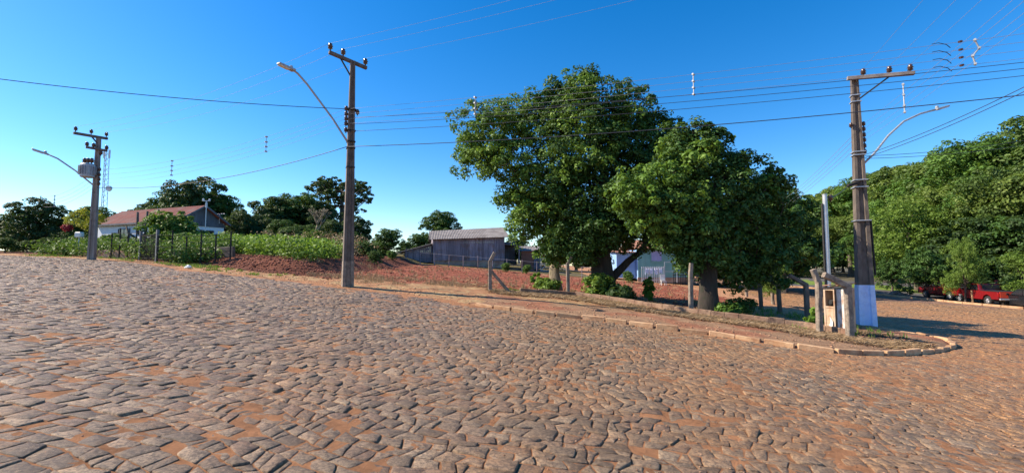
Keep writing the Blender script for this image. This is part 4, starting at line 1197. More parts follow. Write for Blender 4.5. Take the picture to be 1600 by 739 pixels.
mb = MB(); mb.bar(Vector((-.12, -.15, zr_(286))), Vector((-.62, -.2, zr_(292))), .12, .12, bev=.02); mb.build('splice_box', M['darkmetal'], t)

# left pole
bl_ = gp(143, 406); Yl = bl_.y; bl_.z = float(TH(bl_.x, bl_.y)) - .1
hl_ = P(152, 216, Yl).z - bl_.z
zl = lambda py: P(146, py, Yl).z - bl_.z
t = thing('utility_pole', 'distant concrete utility pole carrying a grey transformer on the left', 'utility pole', bl_, 0, 'concrete utility poles')
mb = MB(); pole_body(mb, 0, hl_, hl_, .32, .18, .30, .17); mb.build('pole_shaft', M['concrete'], t).rotation_euler.z = .3
A = P(115, 208, Yl - 1) - bl_; B = P(168, 217, Yl + .4) - bl_
mb = MB(); mb.bar(A, B, .14, .14, bev=.01); mb.build('crossarm', M['concrete_dark'], t)
mb = MB(); mb.bar(A.lerp(B, .5), Vector((0, 0, zl(226))), .06, .06); mb.build('brace', M['darkmetal'], t)
HVl = []
for f in (.05, .5, .96):
    c = A.lerp(B, f) + Vector((0, 0, .24)); mb = MB(); insulator(mb, c, .9); mb.build('insulator', M['porcelain'], t, smooth=True); HVl.append(c + bl_)
A = P(134, 230, Yl - .5) - bl_; B = P(168, 236, Yl + .2) - bl_
mb = MB(); mb.bar(A, B, .14, .12, bev=.01); mb.build('crossarm', M['concrete_dark'], t)
for f in (.05, .35, .7, .95):
    c = A.lerp(B, f) + Vector((0, 0, .16 if f != .7 else -.2)); mb = MB(); insulator(mb, c, .95); mb.build('fuse', M['porcelain'], t, smooth=True)
LVl = []
for py in (266, 274, 281, 288):
    mb = MB(); c = Vector((.25, -.1, zl(py))); insulator(mb, c, .8); mb.build('insulator', M['porcelain'], t, smooth=True); LVl.append(c + bl_)
# transformer
c = P(137, 266, Yl - .35) - bl_
mb = MB(); mb.tube([c + Vector((0, 0, -.42)), c + Vector((0, 0, -.38)), c + Vector((0, 0, .3)), c + Vector((0, 0, .36))], [.29, .33, .33, .28], n=16)
for k in range(10):
    a = PI + PI * k / 9 + .3; mb.box(tuple(c + Vector((.36 * math.cos(a), .36 * math.sin(a), -.03))), (.1, .015, .5), rz=a)
tr = mb.build('transformer', M['lampgrey'], t)
for dx in (-.2, 0, .2):
    mb = MB(); insulator(mb, c + Vector((dx, 0, .52)), 1.1); mb.build('bushing', M['porcelain'], tr, smooth=True)
mb = MB(); mb.bar(c + Vector((.3, .1, 0)), Vector((0, 0, c.z)), .08, .3); mb.build('bracket', M['darkmetal'], t)
hd = P(58, 236, Yl - 1.6) - P(70, 240, Yl - 1.4)
lamp_arm(t, None, [Vector((-.1, -.1, zl(289))), P(118, 267, Yl - .6) - bl_, P(90, 248, Yl - 1.1) - bl_, P(74, 241, Yl - 1.35) - bl_], hd)

# lattice mast far behind the left pole
b = at(156, 85); h = P(156, 236, 85).z - b.z
mb = MB(); s = .55
tp_ = [(s * math.cos(a), s * math.sin(a)) for a in (0.4, 2.5, 4.6)]
for x, y in tp_: mb.tube([(x, y, 0), (x * .7, y * .7, h)], .055, n=5)
for k in range(int(h)):
    for i in range(3):
        x0, y0 = tp_[i]; x1, y1 = tp_[(i + 1) % 3]; f0 = 1 - .3 * k / h; f1 = 1 - .3 * (k + 1) / h
        mb.tube([(x0 * f0, y0 * f0, k), (x1 * f1, y1 * f1, k + 1)], .03, n=4)
t = thing('lattice_mast', 'thin lattice radio mast rising behind the left utility pole', 'radio mast', b)
mb.build('lattice', M['steel'], t)
mb = MB(); mb.tube([(.9, 0, h * .62), (.9, -.35, h * .62)], [.55, .5], n=12); mb.box((.5, 0, h * .62), (.8, .08, .08)); mb.build('dish', M['white'], t)
mb = MB(); mb.box((-.5, 0, h - .6), (.25, .2, 1.6)); mb.box((.5, 0, h - .6), (.25, .2, 1.6)); mb.build('panel_antenna', M['white'], t)

# galvanised service post behind the meter cabinet
b = at(1294, 15.6); h = P(1290, 305, 15.6).z - b.z
t = thing('service_post', 'slim galvanised service entrance post behind the meter cabinet', 'post', b)
mb = MB(); mb.tube([(0, 0, -.2), (0, 0, h)], .075, n=14); mb.tube([(0, 0, h), (0, 0, h + .03)], .082, n=14); mb.build('pipe', M['steel'], t, smooth=False)
mb = MB(); mb.tube([(-.12, -.02, -.2), (-.12, -.02, h - .3)], .03, n=8); mb.build('conduit', M['darkmetal'], t, smooth=True)
mb = MB(); insulator(mb, (.2, 0, h - .12), .8); mb.bar((.0, 0, h - .12), (.2, 0, h - .12), .03, .03); mb.build('insulator', M['porcelain'], t, smooth=True)
SRV = Vector((b.x + .2, b.y, b.z + h - .1))

# ------------------------------------------------------------------ wires
def wire(name, label, A, B, sag=.3, r=.012, mt='wire', n=28, group=None, cat='cable'):
    A, B = Vector(A), Vector(B)
    pts = []
    for i in range(n + 1):
        t_ = i / n; p = A.lerp(B, t_); p.z -= sag * 4 * t_ * (1 - t_); pts.append(p - A)
    mb = MB(); mb.tube(pts, r, n=5)
    return tag(mb.build(name, M[mt], None, A, smooth=True), label, cat, group)
def wpt(A, B, sag, t_):
    p = A.lerp(B, t_); p.z -= sag * 4 * t_ * (1 - t_); return p
Bx = Vector((26.0, 8.8, 0))
zs = [8.55, 8.3, 8.05, 7.8]
ends = []
for i in range(4):
    e = Bx + Vector((0, 0, zs[i])); ends.append(e)
    wire('power_line', 'thin grey street wire right of the centre pole, %s of the upper four' % ['topmost', 'second from top', 'third from top', 'lowest'][i], LVm[i], e, .35, .005, group='low voltage wires right of the centre pole')
d3 = []
for i, (pa, zb) in enumerate(((186, 7.62), (196, 7.5), (207, 7.35))):
    A_ = Vector((-.1, -.12, zc(pa))) + bm_; e = Bx + Vector((.1, -.1, zb))
    wire('power_line', 'dark insulated cable between the four thin wires and the thick cable, %s of three' % ['upper', 'middle', 'lower'][i], A_, e, .45, .009, 'cable', group='dark insulated cables right of the centre pole')
wire('telephone_cable', 'thick dark telephone cable crossing in front of the big trees to the right edge', CAB, Bx + Vector((0, -.1, 7.0)), .55, .014, 'cable')
wire('telephone_cable', 'dark cable from the centre pole down to the left pole', CAB, Vector((0, 0, zl(293))) + bl_, .55, .014, 'cable')
wire('service_cable', 'single dark cable entering at the upper left edge and ending on the centre pole', LVm[0], P(-260, 88, 13.0), .25, .014, 'cable')
for i in range(3):
    d = Vector((8.7, -4.1, 0)).normalized() * 30
    wire('power_line', 'pale high voltage wire from the centre crossarm up to the top edge, %s of three' % ['left', 'middle', 'right'][i], HVm[i] + Vector((0, 0, .15)), HVm[i] + d + Vector((0, 0, .5)), .5, .0035, group='high voltage wires over the road')
    wire('power_line', 'faint high voltage wire between the centre and left crossarms, %s of three' % ['left', 'middle', 'right'][i], HVm[i] + Vector((0, 0, .15)), HVl[i] + Vector((0, 0, .15)), .5, .0045, group='high voltage wires between the left poles')
for i in range(4):
    wire('power_line', 'faint low wire between the centre and left poles, %s of four' % ['topmost', 'second', 'third', 'lowest'][i], LVm[i], LVl[i], .5, .0045, group='low voltage wires between the left poles')
    d = Vector((-16, 12, .3))
    wire('power_line', 'faint wire leaving the left pole past the left edge, %s of four' % ['topmost', 'second', 'third', 'lowest'][i], LVl[i], LVl[i] + d, .5, .008, group='wires left of the left pole')
cross = Vector((5.7, 13.3, 0)).normalized()
for i in range(3):
    wire('power_line', 'faint high voltage wire from the right crossarm up towards the top edge, %s of three' % ['left', 'middle', 'right'][i], HVr[i] + Vector((0, 0, .15)), HVr[i] - cross * 30 + Vector((0, 0, .6)), .4, .0045, group='high voltage wires over the side street')
for i in range(4):
    wire('power_line', 'faint low wire from the right pole overhead towards the camera, %s of four' % ['topmost', 'second', 'third', 'lowest'][i], LVr[i], LVr[i] - cross * 30 + Vector((0, 0, .6)), .4, .004, group='low voltage wires over the side street')
    wire('power_line', 'faint low wire from the right pole away behind the big trees, %s of four' % ['topmost', 'second', 'third', 'lowest'][i], LVr[i], LVr[i] + cross * 34 + Vector((0, 0, .2)), .5, .008, group='low voltage wires away down the side street')
Cr = Vector((.2, -.1, zr_(243))) + br_
for k in range(2):
    wire('telephone_cable', 'cable rising steeply from the right pole to the upper right edge, %s of the pair' % ['upper', 'lower'][k], Cr - Vector((0, 0, .12 * k)), P(1680, 96 + 8 * k, 10.5), .15, .011, 'cable', group='cables from the right pole to the upper right')
    wire('telephone_cable', 'nearly level cable above the forest crowns at the right, %s of the pair' % ['upper', 'lower'][k], Cr - Vector((0, 0, .05 + .1 * k)), P(1720, 196 + 9 * k, 20), .25, .010, 'cable', group='level cables above the forest at the right')
wire('service_cable', 'short cable from the splice box on the right pole to the galvanised post', Vector((-.6, -.2, zr_(292))) + br_, SRV, .05, .014, 'cable')

# conductor spacers hanging on the wires
def spacer(label, tops, r=.022):
    mb = MB(); pts = [p for p in tops]
    mb.tube([q - pts[0] for q in pts], r * .7, n=6)
    for q in pts: mb.tube([q - pts[0] + Vector((-.04, -.04, 0)), q - pts[0] + Vector((.04, .04, .0))], .035, n=6)
    return tag(mb.build('line_spacer', M['lampgrey'], None, pts[0]), label, 'spacer', 'white spacers on the wires')
def find_t(A, B, sag, px):
    best = min((abs(800 + F * wpt(A, B, sag, k / 400).x / (wpt(A, B, sag, k / 400).y * 1.0) - px), k / 400) for k in range(401)); return best[1]
for px, lb in ((742, 'spacer on the wires above the left edge of the big trees'), (1092, 'spacer on the wires right above the big trees'), (1545, 'largest crooked spacer on the wires at the upper right')):
    k = find_t(LVm[1], ends[1], .35, px)
    pts = [wpt(LVm[i], ends[i], .35, k) for i in range(4)]
    if px == 1545: pts = [p + Vector((.12 * math.sin(i * 2.0), 0, 0)) for i, p in enumerate(pts)]
    spacer(lb, pts, .03 if px == 1545 else .022)
pts = [wpt(LVr[i], LVr[i] - cross * 30 + Vector((0, 0, .6)), .4, find_t(LVr[1], LVr[1] - cross * 30, .4, 1425)) for i in range(4)]
spacer('white beaded spacer right of the right crossarm', [pts[0] + Vector((0, 0, .25)), pts[1] + Vector((0, 0, .12)), pts[2], pts[3]], .025)
for px, lb in ((410, 'thin spacer in the sky halfway between the centre pole and its lamp and the house'), (262, 'thin spacer in the sky above the white house roof')):
    k = find_t(LVm[1], LVl[1], .5, px); spacer(lb, [wpt(LVm[i], LVl[i], .5, k) for i in range(4)], .02)
for px, lb in ((80, 'tiny spacer left of the left pole'), (27, 'tiny spacer nearest the left edge')):
    d = Vector((-16, 12, .3)); k = find_t(LVl[1], LVl[1] + d, .5, px); spacer(lb, [wpt(LVl[i], LVl[i] + d, .5, k) for i in range(4)], .03)
# wire jumpers with small clamps near the large spacer
for i in range(4):
    k = find_t(LVm[i], ends[i], .35, 1495); a = wpt(LVm[i], ends[i], .35, k); k2 = find_t(LVm[i], ends[i], .35, 1524); c = wpt(LVm[i], ends[i], .35, k2)
    mb = MB(); mb.tube([(-.3, 0, .0), (-.1, 0, .04), (.1, -.02, -.02), (.2, -.03, -.12)], .010, n=5)
    tag(mb.build('jumper_wire', M['cable'], None, a), 'short curled jumper on the %s street wire left of the crooked spacer' % ['topmost', 'second', 'third', 'lowest'][i], 'wire', 'curled jumpers on the street wires')
    mb = MB(); mb.tube([(-.04, 0, 0), (.04, 0, 0.02)], .035, n=8)
    tag(mb.build('line_clamp', M['porcelain'], None, c), 'small brown clamp on the %s street wire beside the crooked spacer' % ['topmost', 'second', 'third', 'lowest'][i], 'clamp', 'brown clamps on the street wires')

# ------------------------------------------------------------------ fence posts, low wall, meter cabinet
def rough_bar(mb, a, b, w0, w1=None, k=5, seed=0):
    """weathered square concrete bar with slightly uneven faces"""
    r = random.Random(seed); a, b = Vector(a), Vector(b); w1 = w1 or w0
    d = (b - a).normalized(); x = Vector((0, 1, 0)).cross(d)
    if x.length < .1: x = Vector((1, 0, 0))
    x.normalize(); y = d.cross(x); vs = []; fs = []
    for i in range(k + 1):
        t_ = i / k; w_ = (w0 + (w1 - w0) * t_) / 2; c = a.lerp(b, t_)
        for sx, sy in ((-1, -.7), (-.7, -1), (.7, -1), (1, -.7), (1, .7), (.7, 1), (-.7, 1), (-1, .7)):
            vs.append(c + x * (sx * w_ + r.uniform(-.006, .006)) + y * (sy * w_ + r.uniform(-.006, .006)))
    for i in range(k):
        for j in range(8):
            j2 = (j + 1) % 8; fs.append((i * 8 + j, i * 8 + j2, i * 8 + 8 + j2, i * 8 + 8 + j))
    fs += [tuple(reversed(range(8))), tuple(k * 8 + j for j in range(8))]
    mb.add(vs, fs)
def fence_post(label, base_px, elbow_px, tip_px, w_=.16, dY=0.0, tipdY=0.0, mt='post_concrete', group='bent topped concrete fence posts', brace=None, seed=0):
    b = gp(*base_px); b.z = float(TH(b.x, b.y)) - .12
    Y = b.y
    e = P(elbow_px[0], elbow_px[1], Y) - b; tp_ = P(tip_px[0], tip_px[1], Y + tipdY) - b
    t = thing('fence_post', label, 'fence post', b, 0, group)
    mb = MB(); rough_bar(mb, (0, 0, 0), e, w_ * 1.05, w_, 8, seed); mb.build('upright', M[mt], t)
    mb = MB(); rough_bar(mb, e + (e - tp_).normalized() * w_ * .3 - Vector((0, 0, w_ * .15)), tp_, w_ * .98, w_ * .9, 4, seed + 1); mb.build('bent_arm', M[mt], t)
    if brace:
        c = gp(*brace[1]) - b; mb = MB(); rough_bar(mb, P(brace[0][0], brace[0][1], Y) - b, c, w_ * .9, w_ * .9, 6, seed + 2); mb.build('diagonal_brace', M[mt], t)
    return t
fence_post('concrete post with bent head and diagonal brace, first of the row at the driveway end', (766, 459), (765.5, 408), (773, 394), .15, brace=((768, 424), (800, 461)), seed=1)
fence_post('concrete post just right of the slim pale trunked tree', (888, 465), (887, 412), (893, 401), .15, seed=3, group='bent topped concrete fence posts')
fence_post('pale mossy concrete post left of the rightmost lot tree trunk', (1080, 494), (1079, 424), (1080, 411), .15, seed=5)
fence_post('post at the left side of the meter cabinet, head leaning left', (1281, 526), (1279, 441), (1270, 421), .155, seed=7)
fence_post('street corner post at the right side of the meter cabinet with long bent head', (1329, 535), (1324, 446), (1287, 429), .17, seed=9)
fence_post('dark backlit bent post nearest the meter cabinet on the side street', (1262, 504), (1259, 444), (1233, 430), .16, mt='concrete_dark', seed=11)  # darker concrete puts backlit shade into the colour of these posts
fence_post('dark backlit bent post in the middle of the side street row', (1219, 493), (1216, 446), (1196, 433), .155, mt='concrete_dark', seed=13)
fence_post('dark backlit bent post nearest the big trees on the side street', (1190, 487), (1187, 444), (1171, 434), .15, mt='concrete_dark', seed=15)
fence_post('slim pale post furthest down the side street row', (1167, 466), (1166, 446), (1160, 440), .16, seed=17)
fence_post('slim pale post between the middle and nearest dark bent posts', (1208, 478), (1206, 446), (1200, 440), .15, seed=19)

def low_wall():
    mb = MB(); random.seed(4)
    for a, b in walk(WALL, .45, .05):
        d = b - a
        za = float(TH(a.x, a.y)); zb = float(TH(b.x, b.y))
        h = .22 + random.uniform(-.02, .02)
        mb.bar(Vector((a.x, a.y, za + h - .22)), Vector((b.x, b.y, zb + h - .22)) + Vector((d.x, d.y, 0)).normalized() * -.004, .17, .44, bev=.012)
    tag(mb.build('low_wall', M['low_wall']), 'knee high crumbling masonry footing wall along the verge under the fence posts', 'wall')
low_wall()
def cabinet():
    a = gp(1287, 524); b = gp(1325, 531)
    a.z = float(TH(a.x, a.y)); b.z = float(TH(b.x, b.y))
    d = Vector((b.x - a.x, b.y - a.y, 0)); wd = d.length; z0 = b.z + .1
    t = thing('meter_cabinet', 'weathered electricity meter cabinet with rusty roof between two concrete posts', 'meter cabinet', (a.x, a.y, z0), math.atan2(d.y, d.x))
    h = P(1305, 449, (a.y + b.y) / 2).z - z0; dp = .42; x0 = .04; xm = wd * .50
    mb = MB()
    mb.box((x0 + .03, dp / 2, h / 2), (.06, dp, h), bev=.006); mb.box((xm, dp / 2, h / 2), (.04, dp, h), bev=.005); mb.box((wd - .04, dp / 2, h / 2), (.05, dp, h), bev=.006); mb.box((wd / 2, dp - .02, h / 2 - .01), (wd - .16, .03, h - .03)); mb.box((wd / 2 + .0, dp / 2, .03), (wd - .14, dp - .06, .05))
    mb.build('frame', M['cabwood'], t)
    w1 = xm - x0 - .09
    MB().box((x0 + .065 + w1 / 2, .02, h * .26), (w1, .03, h * .50), bev=.005).build('lower_door', M['cabwood'], t)
    mb = MB(); mb.box((x0 + .065 + w1 / 2, .03, h * .54), (w1, .05, .05)); mb.box((x0 + .065 + w1 / 2, .03, h * .955), (w1, .05, .07)); mb.build('shelf', M['cabwood'], t)
    mb = MB(); mb.box((x0 + .065 + w1 / 2, .2, h * .64), (w1 * .8, .2, h * .13), bev=.02); mb.tube([(x0 + .065 + w1 / 2, .1, h * .645), (x0 + .065 + w1 / 2, .05, h * .645)], [.07, .06], n=14)
    mb.build('meter', M['darkmetal'], t)
    # torn flap of pale sheet leaning at the foot of the lower door
    mb = MB(); mb.add([(x0 + .12, -.02, .04), (xm - .05, -.05, .02), (xm - .04, -.03, h * .22), (xm - .14, -.015, h * .33), (x0 + .2, -.012, h * .2)], [(0, 1, 2, 3, 4)]); mb.add([(x0 + .12, -.01, .04), (xm - .05, -.04, .02), (xm - .04, -.02, h * .22), (xm - .14, -.006, h * .33), (x0 + .2, -.003, h * .2)], [(4, 3, 2, 1, 0)])
    mb.build('torn_sheet', M['white'], t)
    MB().box(((xm + wd) / 2 + .0, .03, h / 2), (wd - xm - .14, .03, h * .93), bev=.005).build('steel_door', M['rustwhite'], t)
    mb = MB(); mb.add([(-.06, -.12, h + .02), (xm + .04, -.14, h + .07), (xm + .04, dp + .05, h + .09), (-.06, dp + .05, h + .05), (-.06, -.12, h + .04), (xm + .04, -.14, h + .09), (xm + .04, dp + .05, h + .11), (-.06, dp + .05, h + .07)], [(0, 1, 2, 3), (7, 6, 5, 4), (0, 4, 5, 1), (1, 5, 6, 2), (2, 6, 7, 3), (3, 7, 4, 0)])
    mb.add([(xm - .03, -.12, h + .01), (wd + .05, -.1, h + .12), (wd + .05, dp, h + .13), (xm - .03, dp, h + .03), (xm - .03, -.12, h + .03), (wd + .05, -.1, h + .14), (wd + .05, dp, h + .15), (xm - .03, dp, h + .05)], [(0, 1, 2, 3), (7, 6, 5, 4), (0, 4, 5, 1), (1, 5, 6, 2), (2, 6, 7, 3), (3, 7, 4, 0)])
    mb.build('roof', M['rust'], t)
cabinet()

# concrete slab on the corner verge round the right pole
# wire fence in front of the barn
def wire_fence(pts, n, h, label, mt='wood', group=None, wires=(.3, .7, 1.1), r=.04, name='wire_fence', rows=.012):
    A, B = pts
    t = thing(name, label, 'fence', A, 0, group)
    prev = None
    for i in range(n):
        f = i / (n - 1); p = A.lerp(B, f); p.z = float(TH(p.x, p.y))
        hh = h * random.uniform(.93, 1.07); q = p - A
        mb = MB(); mb.tube([q + Vector((0, 0, -.15)), q + Vector((random.uniform(-.04, .04), 0, hh))], [r, r * .85], n=6); mb.build('post', M[mt], t)
    mb = MB()
    for wz in wires:
        pp = []
        for i in range(n):
            p = A.lerp(B, i / (n - 1)); p.z = float(TH(p.x, p.y)); pp.append(p - A + Vector((0, -.05, wz * h / 1.2)))
        mb.tube(pp, rows, n=4)
    mb.build('wire', M['wire'], t)
random.seed(3)
wire_fence((at(634, 44.5), at(862, 43.5)), 11, 1.25, 'thin wire fence with slim posts along the red field before the barn', 'barnwood')
wire_fence((at(862, 43.5), at(960, 40.5)), 5, 1.2, 'thin wire fence with slim posts behind the slim trunked tree', 'barnwood')

# left side: low garden wall, fence, gate
def garden_wall():
    pts = [(xy(72, 398)), (xy(128, 402.5)), (xy(200, 406))]
    mb = MB()
    for i, (a, b) in enumerate(walk([Vector(p) for p in pts], 2.2, .1)):
        za = float(TH(a.x, a.y)); zb = float(TH(b.x, b.y)); d = (b - a).normalized()
        mb.bar(Vector((a.x, a.y + .6, za + .05)), Vector((b.x - d.x * .02, b.y + .6 - d.y * .02, zb + .05)), .15, .95, bev=.01)
    tag(mb.build('garden_wall', M['wallgrey']), 'low rendered garden wall along the road either side of the left pole', 'wall')
garden_wall()
random.seed(8)
def picket_fence(A, B, n, h, label, mt, name='garden_fence'):
    t = thing(name, label, 'fence', A)
    for i in range(n):
        p = A.lerp(B, i / (n - 1)); p.z = float(TH(p.x, p.y)); q = p - A; hh = h * random.uniform(.9, 1.15)
        mb = MB(); mb.box((q.x, q.y, q.z + hh / 2 - .1), (.065, .065, hh), bev=.01); mb.build('post', M[mt], t)
    mb = MB()
    for k in range(5):
        pp = [A.lerp(B, i / (n - 1)) for i in range(n)]
        mb.tube([Vector((p.x, p.y - .06, float(TH(p.x, p.y)) + .2 + k * h * .2)) - A for p in pp], .012, n=4)
    mb.build('wire', M['darkmetal'], t)
picket_fence(Vector((*xy(150, 404.5), 0)) + Vector((0, 1.0, 0)), Vector((*xy(203, 407), 0)) + Vector((0, 1.0, 0)), 5, 1.75, 'dark post and wire fence on the garden wall right of the left pole', 'darkmetal')
picket_fence(Vector((*xy(232, 410.5), 0)) + Vector((0, .6, 0)), Vector((*xy(312, 419), 0)) + Vector((0, 2.4, 0)), 6, 1.7, 'dark post and wire fence between the iron gate and the red bank', 'darkmetal')
A = Vector((*xy(205, 407.5), 0)); B = Vector((*xy(231, 410), 0))
A.z = float(TH(*A[:2])); B.z = float(TH(*B[:2])); A.y += .6; B.y += .6
t = thing('iron_gate', 'dark iron bar gate between the garden wall and the dark fence', 'gate', A, math.atan2(B.y - A.y, B.x - A.x))
wg = (Vector(B[:2]) - Vector(A[:2])).length
mb = MB(); mb.box((0, 0, .85), (.12, .12, 1.9)); mb.box((wg, 0, .85), (.12, .12, 1.9)); mb.build('gate_post', M['gable'], t)
mb = MB()
for i in range(12): mb.box((.15 + (wg - .3) * i / 11, 0, .8), (.03, .03, 1.5))
mb.box((wg / 2, 0, 1.5), (wg - .15, .05, .05)); mb.box((wg / 2, 0, .15), (wg - .15, .05, .05)); mb.build('bars', M['darkmetal'], t)
# mailbox
p = at(120, 30.2); t = thing('mailbox', 'white letter box on a thin post left of the left pole', 'mailbox', p)
MB().tube([(0, 0, 0), (0, 0, 1.25)], .03, n=6).build('post', M['steel'], t); MB().box((0, 0, 1.4), (.45, .3, .36), bev=.05).build('box', M['white'], t)
# low dark wall and bank retaining at the crops
pts = [Vector((*xy(235, 409.5),)), Vector((*xy(312, 418),))]
mb = MB()
a, b = pts; mb.bar(Vector((a.x, a.y + 1.0, float(TH(a.x, a.y)) + .15)), Vector((b.x, b.y + 2.8, float(TH(b.x, b.y + 2.8)) + .15)), .2, .9, bev=.02)  # built in dark concrete, its shade put into the colour
tag(mb.build('retaining_wall', M['concrete_dark']), 'dark shade-toned low retaining wall under the bright crops', 'wall')

# ------------------------------------------------------------------ crops, weeds, dry grass (uncountable ground cover)
def stems(name, X, Y, h, nl, leaf, mt, seed, kind_label=None, spread=.3, zoff=0, asp=.5):
    g = np.random.default_rng(seed); n = len(X)
    Z = TH(X, Y)
    k = np.repeat(np.arange(n), nl); m = len(k)
    t_ = g.random(m) ** .7
    hh = h * (.6 + .6 * g.random(n))
    pos = np.stack([X[k] + g.normal(0, spread, m) * (.4 + t_), Y[k] + g.normal(0, spread, m) * (.4 + t_), Z[k] + zoff + hh[k] * t_], -1)
    nr = g.normal(size=(m, 3)) * .6 + np.array([0, -.2, .8])
    V, Q = leaves(pos, nr, leaf, g, asp)
    me = np_mesh(name, V, [Q], mt)
    o = part_me(name, me, None); tag(o, kind='stuff'); return o
def blades(name, X, Y, h, mt, seed, lean=.35, wd=.008, per=1):
    g = np.random.default_rng(seed)
    X = np.repeat(X, per) + g.normal(0, .05, len(X) * per); Y = np.repeat(Y, per) + g.normal(0, .05, len(Y) * per)
    n = len(X); Z = TH(X, Y, True) - .01
    hh = h * (.4 + .9 * g.random(n)); a = g.random(n) * 2 * PI; ln = lean * hh * g.random(n) * 1.8
    tx, ty = np.cos(a) * ln, np.sin(a) * ln; b = g.random(n) * 2 * PI; wx, wy = np.cos(b) * wd, np.sin(b) * wd
    V = np.stack([np.stack([X - wx, Y - wy, Z], -1), np.stack([X + wx, Y + wy, Z], -1), np.stack([X + tx * .5 + wx * .7, Y + ty * .5 + wy * .7, Z + hh * .62], -1), np.stack([X + tx, Y + ty, Z + hh], -1)], 1).reshape(-1, 3)
    q = np.arange(4 * n).reshape(-1, 4)
    me = np_mesh(name, V, [q], mt)
    o = part_me(name, me, None); tag(o, kind='stuff'); return o
g = np.random.default_rng(50)
def scatter_px(n, x0, x1, y0, y1, dens=None):
    """points on the terrain inside a band given by its near outline"""
    out = []
    for _ in range(n):
        px = g.uniform(x0, x1); py = g.uniform(y0(px), y1(px)); q = gp(px, py); out.append((q.x, q.y))
    a = np.array(out); return a[:, 0], a[:, 1]
def region(n, x0, x1, y0, y1, cond):
    X = g.uniform(x0, x1, n * 6); Y = g.uniform(y0, y1, n * 6); ok = cond(X, Y)
    return X[ok][:n], Y[ok][:n]
DE = lambda X, Y: dline(X, Y, EDGE)
isl = lambda X, Y: inpoly(X, Y, ISLAND)
X, Y = region(720, -26, -11.0, 22, 40, lambda X, Y: isl(X, Y) & (DE(X, Y) > 4.2) & (DE(X, Y) < 11) & (X < -11 - (Y - 26) * .2))
stems('crop_plants', X[::2], Y[::2], 1.15, 60, .19, M['leaf_crop'], 61, spread=.3)
X, Y = region(330, -32, -17, 25, 34, lambda X, Y: isl(X, Y) & (DE(X, Y) > 1.1) & (DE(X, Y) < 4.6))
stems('garden_plants', X, Y, 1.1, 60, .15, M['leaf_b'], 62)
stems('crop_plants', X[1::2], Y[1::2], .65, 60, .17, M['leaf_b'], 60, spread=.3)
X, Y = region(90, -22, -12, 30, 40, lambda X, Y: isl(X, Y) & (DE(X, Y) > 10))
stems('withered_plants', X, Y, 1.6, 40, .17, M['leaf_dry'], 63)
X, Y = region(260, -16, -3, 34, 47, lambda X, Y: ~inpoly(X, Y, LOT) & (X < -0.275 * Y))
stems('undergrowth', X, Y, 1.3, 60, .17, M['leaf_a'], 64, spread=.35)
# dry grass on the verge and lot rim
X, Y = region(3000, -12, 8, 13, 30, lambda X, Y: isl(X, Y) & (DE(X, Y) > .2) & (NA.fbm(X * .8, Y * .8, 3) > .5) & (dline(X, Y, LOT) < 2.0) & ~inpoly(X, Y, [(-1.5, 14), (-5, 17), (-4.5, 20), (-.6, 20)]))
blades('dry_grass', X, Y, .13, M['leaf_dry'], 65, per=6)
X, Y = region(9000, -1, 13.5, 9, 21, lambda X, Y: isl(X, Y) & (dline(X, Y, WALL) < 1.9) & (dline(X, Y, KERB) > .15) & (NB.fbm(X * 1.2, Y * 1.2, 3) > .38))
blades('dry_straw', X, Y, .085, M['leaf_dry'], 66, lean=1.9, per=8, wd=.010)
X, Y = region(700, -1, 11, 12, 24, lambda X, Y: isl(X, Y) & (dline(X, Y, [(p[0], p[1] + .5) for p in WALL]) < .8) & (Y > np.interp(X, [p[0] for p in WALL], [p[1] for p in WALL])))
blades('green_weeds', X, Y, .14, M['leaf_light'], 67, per=6, wd=.014)
X, Y = region(900, -34, -9, 20, 33, lambda X, Y: isl(X, Y) & (DE(X, Y) > .2) & (DE(X, Y) < 1.6) & (NC.fbm(X * .7, Y * .7, 3) > .52))
blades('verge_grass', X, Y, .12, M['leaf_light'], 68, per=9, wd=.014)
X, Y = region(300, -12, 12, 21, 42, lambda X, Y: inpoly(X, Y, LOT) & (NC.fbm(X * .6 + 4, Y * .6, 3) > .55))
blades('field_weeds', X, Y, .22, M['leaf_dry'], 69, per=14, wd=.012)
X, Y = region(240, 9, 14, 14, 24, lambda X, Y: isl(X, Y) & (dline(X, Y, BACK[4:7]) > .8) & (dline(X, Y, WALL) > .4) & (X < 12.6))
blades('shaded_grass', X, Y, .16, M['leaf_b'], 70, per=6, wd=.014)
# fallen leaves and clods, uncountable
def litter(name, X, Y, size, mt, seed, up=.01):
    g2 = np.random.default_rng(seed); n = len(X)
    pos = np.stack([X, Y, TH(X, Y, True) + up], -1); V, Q = leaves(pos, g2.normal(size=(n, 3)) * .35 + np.array([0, 0, 1]), size, g2, .6)
    o = part_me(name, np_mesh(name, V, [Q], mt), None); tag(o, kind='stuff')
X, Y = region(5000, -1, 13.5, 9, 22, lambda X, Y: isl(X, Y) & (dline(X, Y, WALL) < 2.2))
litter('leaf_litter', X, Y, .08, M['leaf_dead'], 71, .03)
